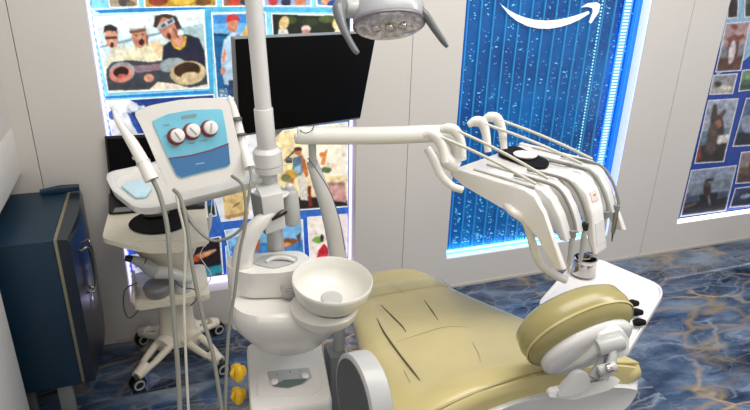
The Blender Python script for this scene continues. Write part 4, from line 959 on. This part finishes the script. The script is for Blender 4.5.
# center control leaf
cs = WS*.50
leaf = [(Lf-.07, .010), (Lf+.015, .008), (Lf+.055, -.02), (Lf+.085, -.08), (Lf+.125, -.225), (Lf+.11, -.23), (Lf+.06, -.10), (Lf+.02, -.04), (Lf-.03, -.01)]
lf_ = obj('control_leaf', prism([DV(f, cs-.035, z) for f, z in leaf], dirs*.082, .008), 'knob', dv)
obj('display', prism([DV(Lf+.0565, cs-.018, -.022), DV(Lf+.0565, cs+.026, -.022), DV(Lf+.073, cs+.026, -.055), DV(Lf+.073, cs-.018, -.055)], dirf*.0015+V((0, 0, .002)), .001), pbr('pinkish display', 'D2C2BC', .3), lf_)
obj('display_mark', prism([DV(Lf+.064, cs-.002, -.034), DV(Lf+.064, cs+.010, -.034), DV(Lf+.066, cs+.010, -.038), DV(Lf+.066, cs-.002, -.038)], dirf*.002+V((0, 0, .003))), pbr('brown print', '9A6A50', .5), lf_)
obj('sticker', prism([DV(Lf+.0965, cs-.024, -.12), DV(Lf+.0965, cs+.032, -.12), DV(Lf+.1172, cs+.032, -.195), DV(Lf+.1172, cs-.024, -.195)], dirf*.0012), 'qr', lf_)
# whip arms with hooks: top loops at the back, pale rods over the top, handpieces hanging in front
nwh = 5
ss = [.03, WS*.25, WS*.47, WS*.78, WS*.96]
bk = [((423, 135.5), (430, 134), (438, 139), (443, 150), (445, 163)), ((440, 130), (447, 128.5), (455, 131), (461, 142), (463, 158)), ((468, 125), (475, 121.5), (482, 123), (486, 134), (488, 152)), ((483, 120), (490, 117), (497, 119), (502, 130), (504, 149))]
bt_ = [1.95, 1.99, 2.06, 2.10]
for i, hk in enumerate(bk):
    t_ = bt_[i]
    obj('hook', tube([Tp(x, y, t_) for x, y in hk], [.010, .018, .019, .015, .012], 6, 14, flat=.7), 'plas2', dv, 60)
rod = [((441, 137), (480, 156), (520, 171), (545, 179)), ((458, 131), (500, 152), (540, 170), (563, 182)), ((485, 124), (520, 140), (560, 157), (580, 168)), ((500, 120), (530, 133), (565, 146), (592, 160))]
for i, pr in enumerate(rod):
    s = [ss[0], ss[1], ss[3], ss[4]][i]; t_ = bt_[i]
    st = Tp(*pr[0], t_-.01); en = DV(Lf-.05, s, .018)
    obj('whip_rod', tube([st, st.lerp(en, .33)+V((0, 0, .006)), st.lerp(en, .66)+V((0, 0, .006)), en], .0052, 5, 12), 'hosel', dv)
    obj('slot', tube([DV(.05, s, .002), DV(Lf*.5, s, .004), DV(Lf*.85, s, .004)], .004, 3, 8), 'plasg', dv)
# the curved pipe behind the hooks and the j shaped holder
obj('elbow_pipe', tube([Tp(427, 148, 2.0), Tp(434, 160, 2.0), Tp(441, 175, 2.0), Tp(452, 186, 2.0), Tp(463, 190, 2.0)], [.013, .015, .014, .013, .012], 6, 14), 'plas2', dv, 60)
obj('arm_socket', tube([Tp(440, 150, 2.02), Tp(446, 160, 2.02), Tp(458, 168, 2.02)], [.03, .026, .022], 4, 16), 'plas2', dv, 60)
labs = ['grey hose and steel handpiece hanging leftmost in front of the instrument table',
        'grey handpiece with a black collar, left of the control leaf of the instrument table',
        'short dark tipped handpiece just right of the control leaf',
        'grey handpiece hanging rightmost before the right cheek of the instrument table']
hpx = [(WS*.17, .19, 0), (WS*.36, .22, 1), (WS*.70, .15, 2), (WS*.90, .17, 3)]
for s in (WS*.13, WS*.32, WS*.73, WS*.90):
    obj('holder_finger', prism([DV(f, s-.024, z) for f, z in ((Lf-.10, .004), (Lf-.03, .004), (Lf+.008, -.016), (Lf+.046, -.064), (Lf+.084, -.138), (Lf+.060, -.143), (Lf+.022, -.095), (Lf-.03, -.05), (Lf-.10, -.02))], dirs*.042, .006), 'shell', dv)
for i, (s, ln_, _) in enumerate(hpx):
    t = thing('handpiece', labs[i], 'handpiece', DV(Lf+.05, s, -.1), 'handpieces of the instrument table')
    obj('hose', tube([DV(Lf*.55, s-.005, .010), DV(Lf*.86, s+.010, .011), DV(Lf-.002, s+.020, .000), DV(Lf+.040, s+.020, -.040), DV(Lf+.078, s+.012, -.10), DV(Lf+.080, s+.004, -.13)], .0052, 6, 12), 'hose', t)
    z0 = -.125
    obj('grip', tube([DV(Lf+.080, s, z0), DV(Lf+.083, s, z0-.04), DV(Lf+.085, s, z0-ln_*.55)], [.009, .0095, .007], 4, 14), 'plasg' if i != 3 else 'steel', t, 60)
    obj('collar', tube([DV(Lf+.080, s, z0+.012), DV(Lf+.081, s, z0-.010)], .0115, 1, 14), 'black' if i == 1 else 'grey', t)
    obj('tip', tube([DV(Lf+.085, s, z0-ln_*.55), DV(Lf+.087, s, z0-ln_*.75)], [.004, .002], 1, 10), 'chrome' if i < 3 else 'dgrey', t)

# ================================================================ LOWER WHITE TRAY WITH STEEL CUP
tz2 = .74
wt = thing('swing_tray', 'white square instrument tray behind the headrest, over the marble floor', 'tray', Zp(600, 300, tz2))
to = rnd([Zp(x, y, tz2) for x, y in ((537, 303), (571, 264), (598, 258), (660, 284), (664, 293), (628, 352), (600, 352))], .04)
tc_ = sum(to, V((0, 0, 0)))/len(to)
def tt(s, dz): return [tc_+(p-tc_)*s+V((0, 0, dz)) for p in to]
bm = loft([tt(.90, -.05), tt(.97, -.045), tt(1, -.028), tt(1.0, -.004), tt(.99, 0), tt(.965, 0), tt(.94, -.008), tt(.5, -.009)])
obj('tray_top', bm, pbr('bright white plastic', 'E6E3E0', .25, coat=.3, var=.01), wt, 50)
obj('support_tube', tube([DV(Lf*.42, .05, -.07), Tp(512, 211, 1.99), Tp(526, 222, 2.0), Tp(533, 245, 2.05), Tp(541, 264, 2.1), Tp(554, 274, 2.14), Tp(566, 280, 2.15)], .0145, 7, 16), 'plas', wt, 60)
cu = Zp(583, 273, tz2+.0)
cup = thing('steel_cup', 'polished steel cup with an inner ring on the back corner of the white tray', 'cup', cu)
obj('body', lathe(cu, (0, 0, 1), [(0, .050), (.004, .054), (.045, .050), (.060, .047), (.066, .050), (.074, .050), (.076, .044), (.060, .040), (.02, .042), (.015, .01)], 40), 'chrome', cup)
obj('insert', lathe(cu+V((-.012, -.004, .035)), (0, 0, 1), [(0, .02), (.038, .026), (.05, .028), (.052, .022), (.02, .018)], 28), 'chrome', cup)
obj('ring', lathe(cu+V((.028, .004, .082)), (.2, 0, 1), [(0, .016), (0, .024), (.006, .024), (.006, .016)], 28, closed=True), 'steel', cup)
for i, (x, y, lb) in enumerate(((633, 303, 'black rubber cap on the white tray, farthest of three beside the headrest'), (637, 312, 'black rubber cap on the white tray, middle of three beside the headrest'), (639.5, 322, 'black rubber cap on the white tray, nearest of three beside the headrest'))):
    c = Zp(x, y, tz2+.018)
    o = obj('rubber_cap', tube([c+V((-.022, .006, -.004)), c+V((-.004, 0, 0)), c+V((.02, -.006, -.002))], [.011, .015, .010], 4, 14, n=2.6), 'mat'); tag(o, lb, 'cap', 'black caps on the white tray')
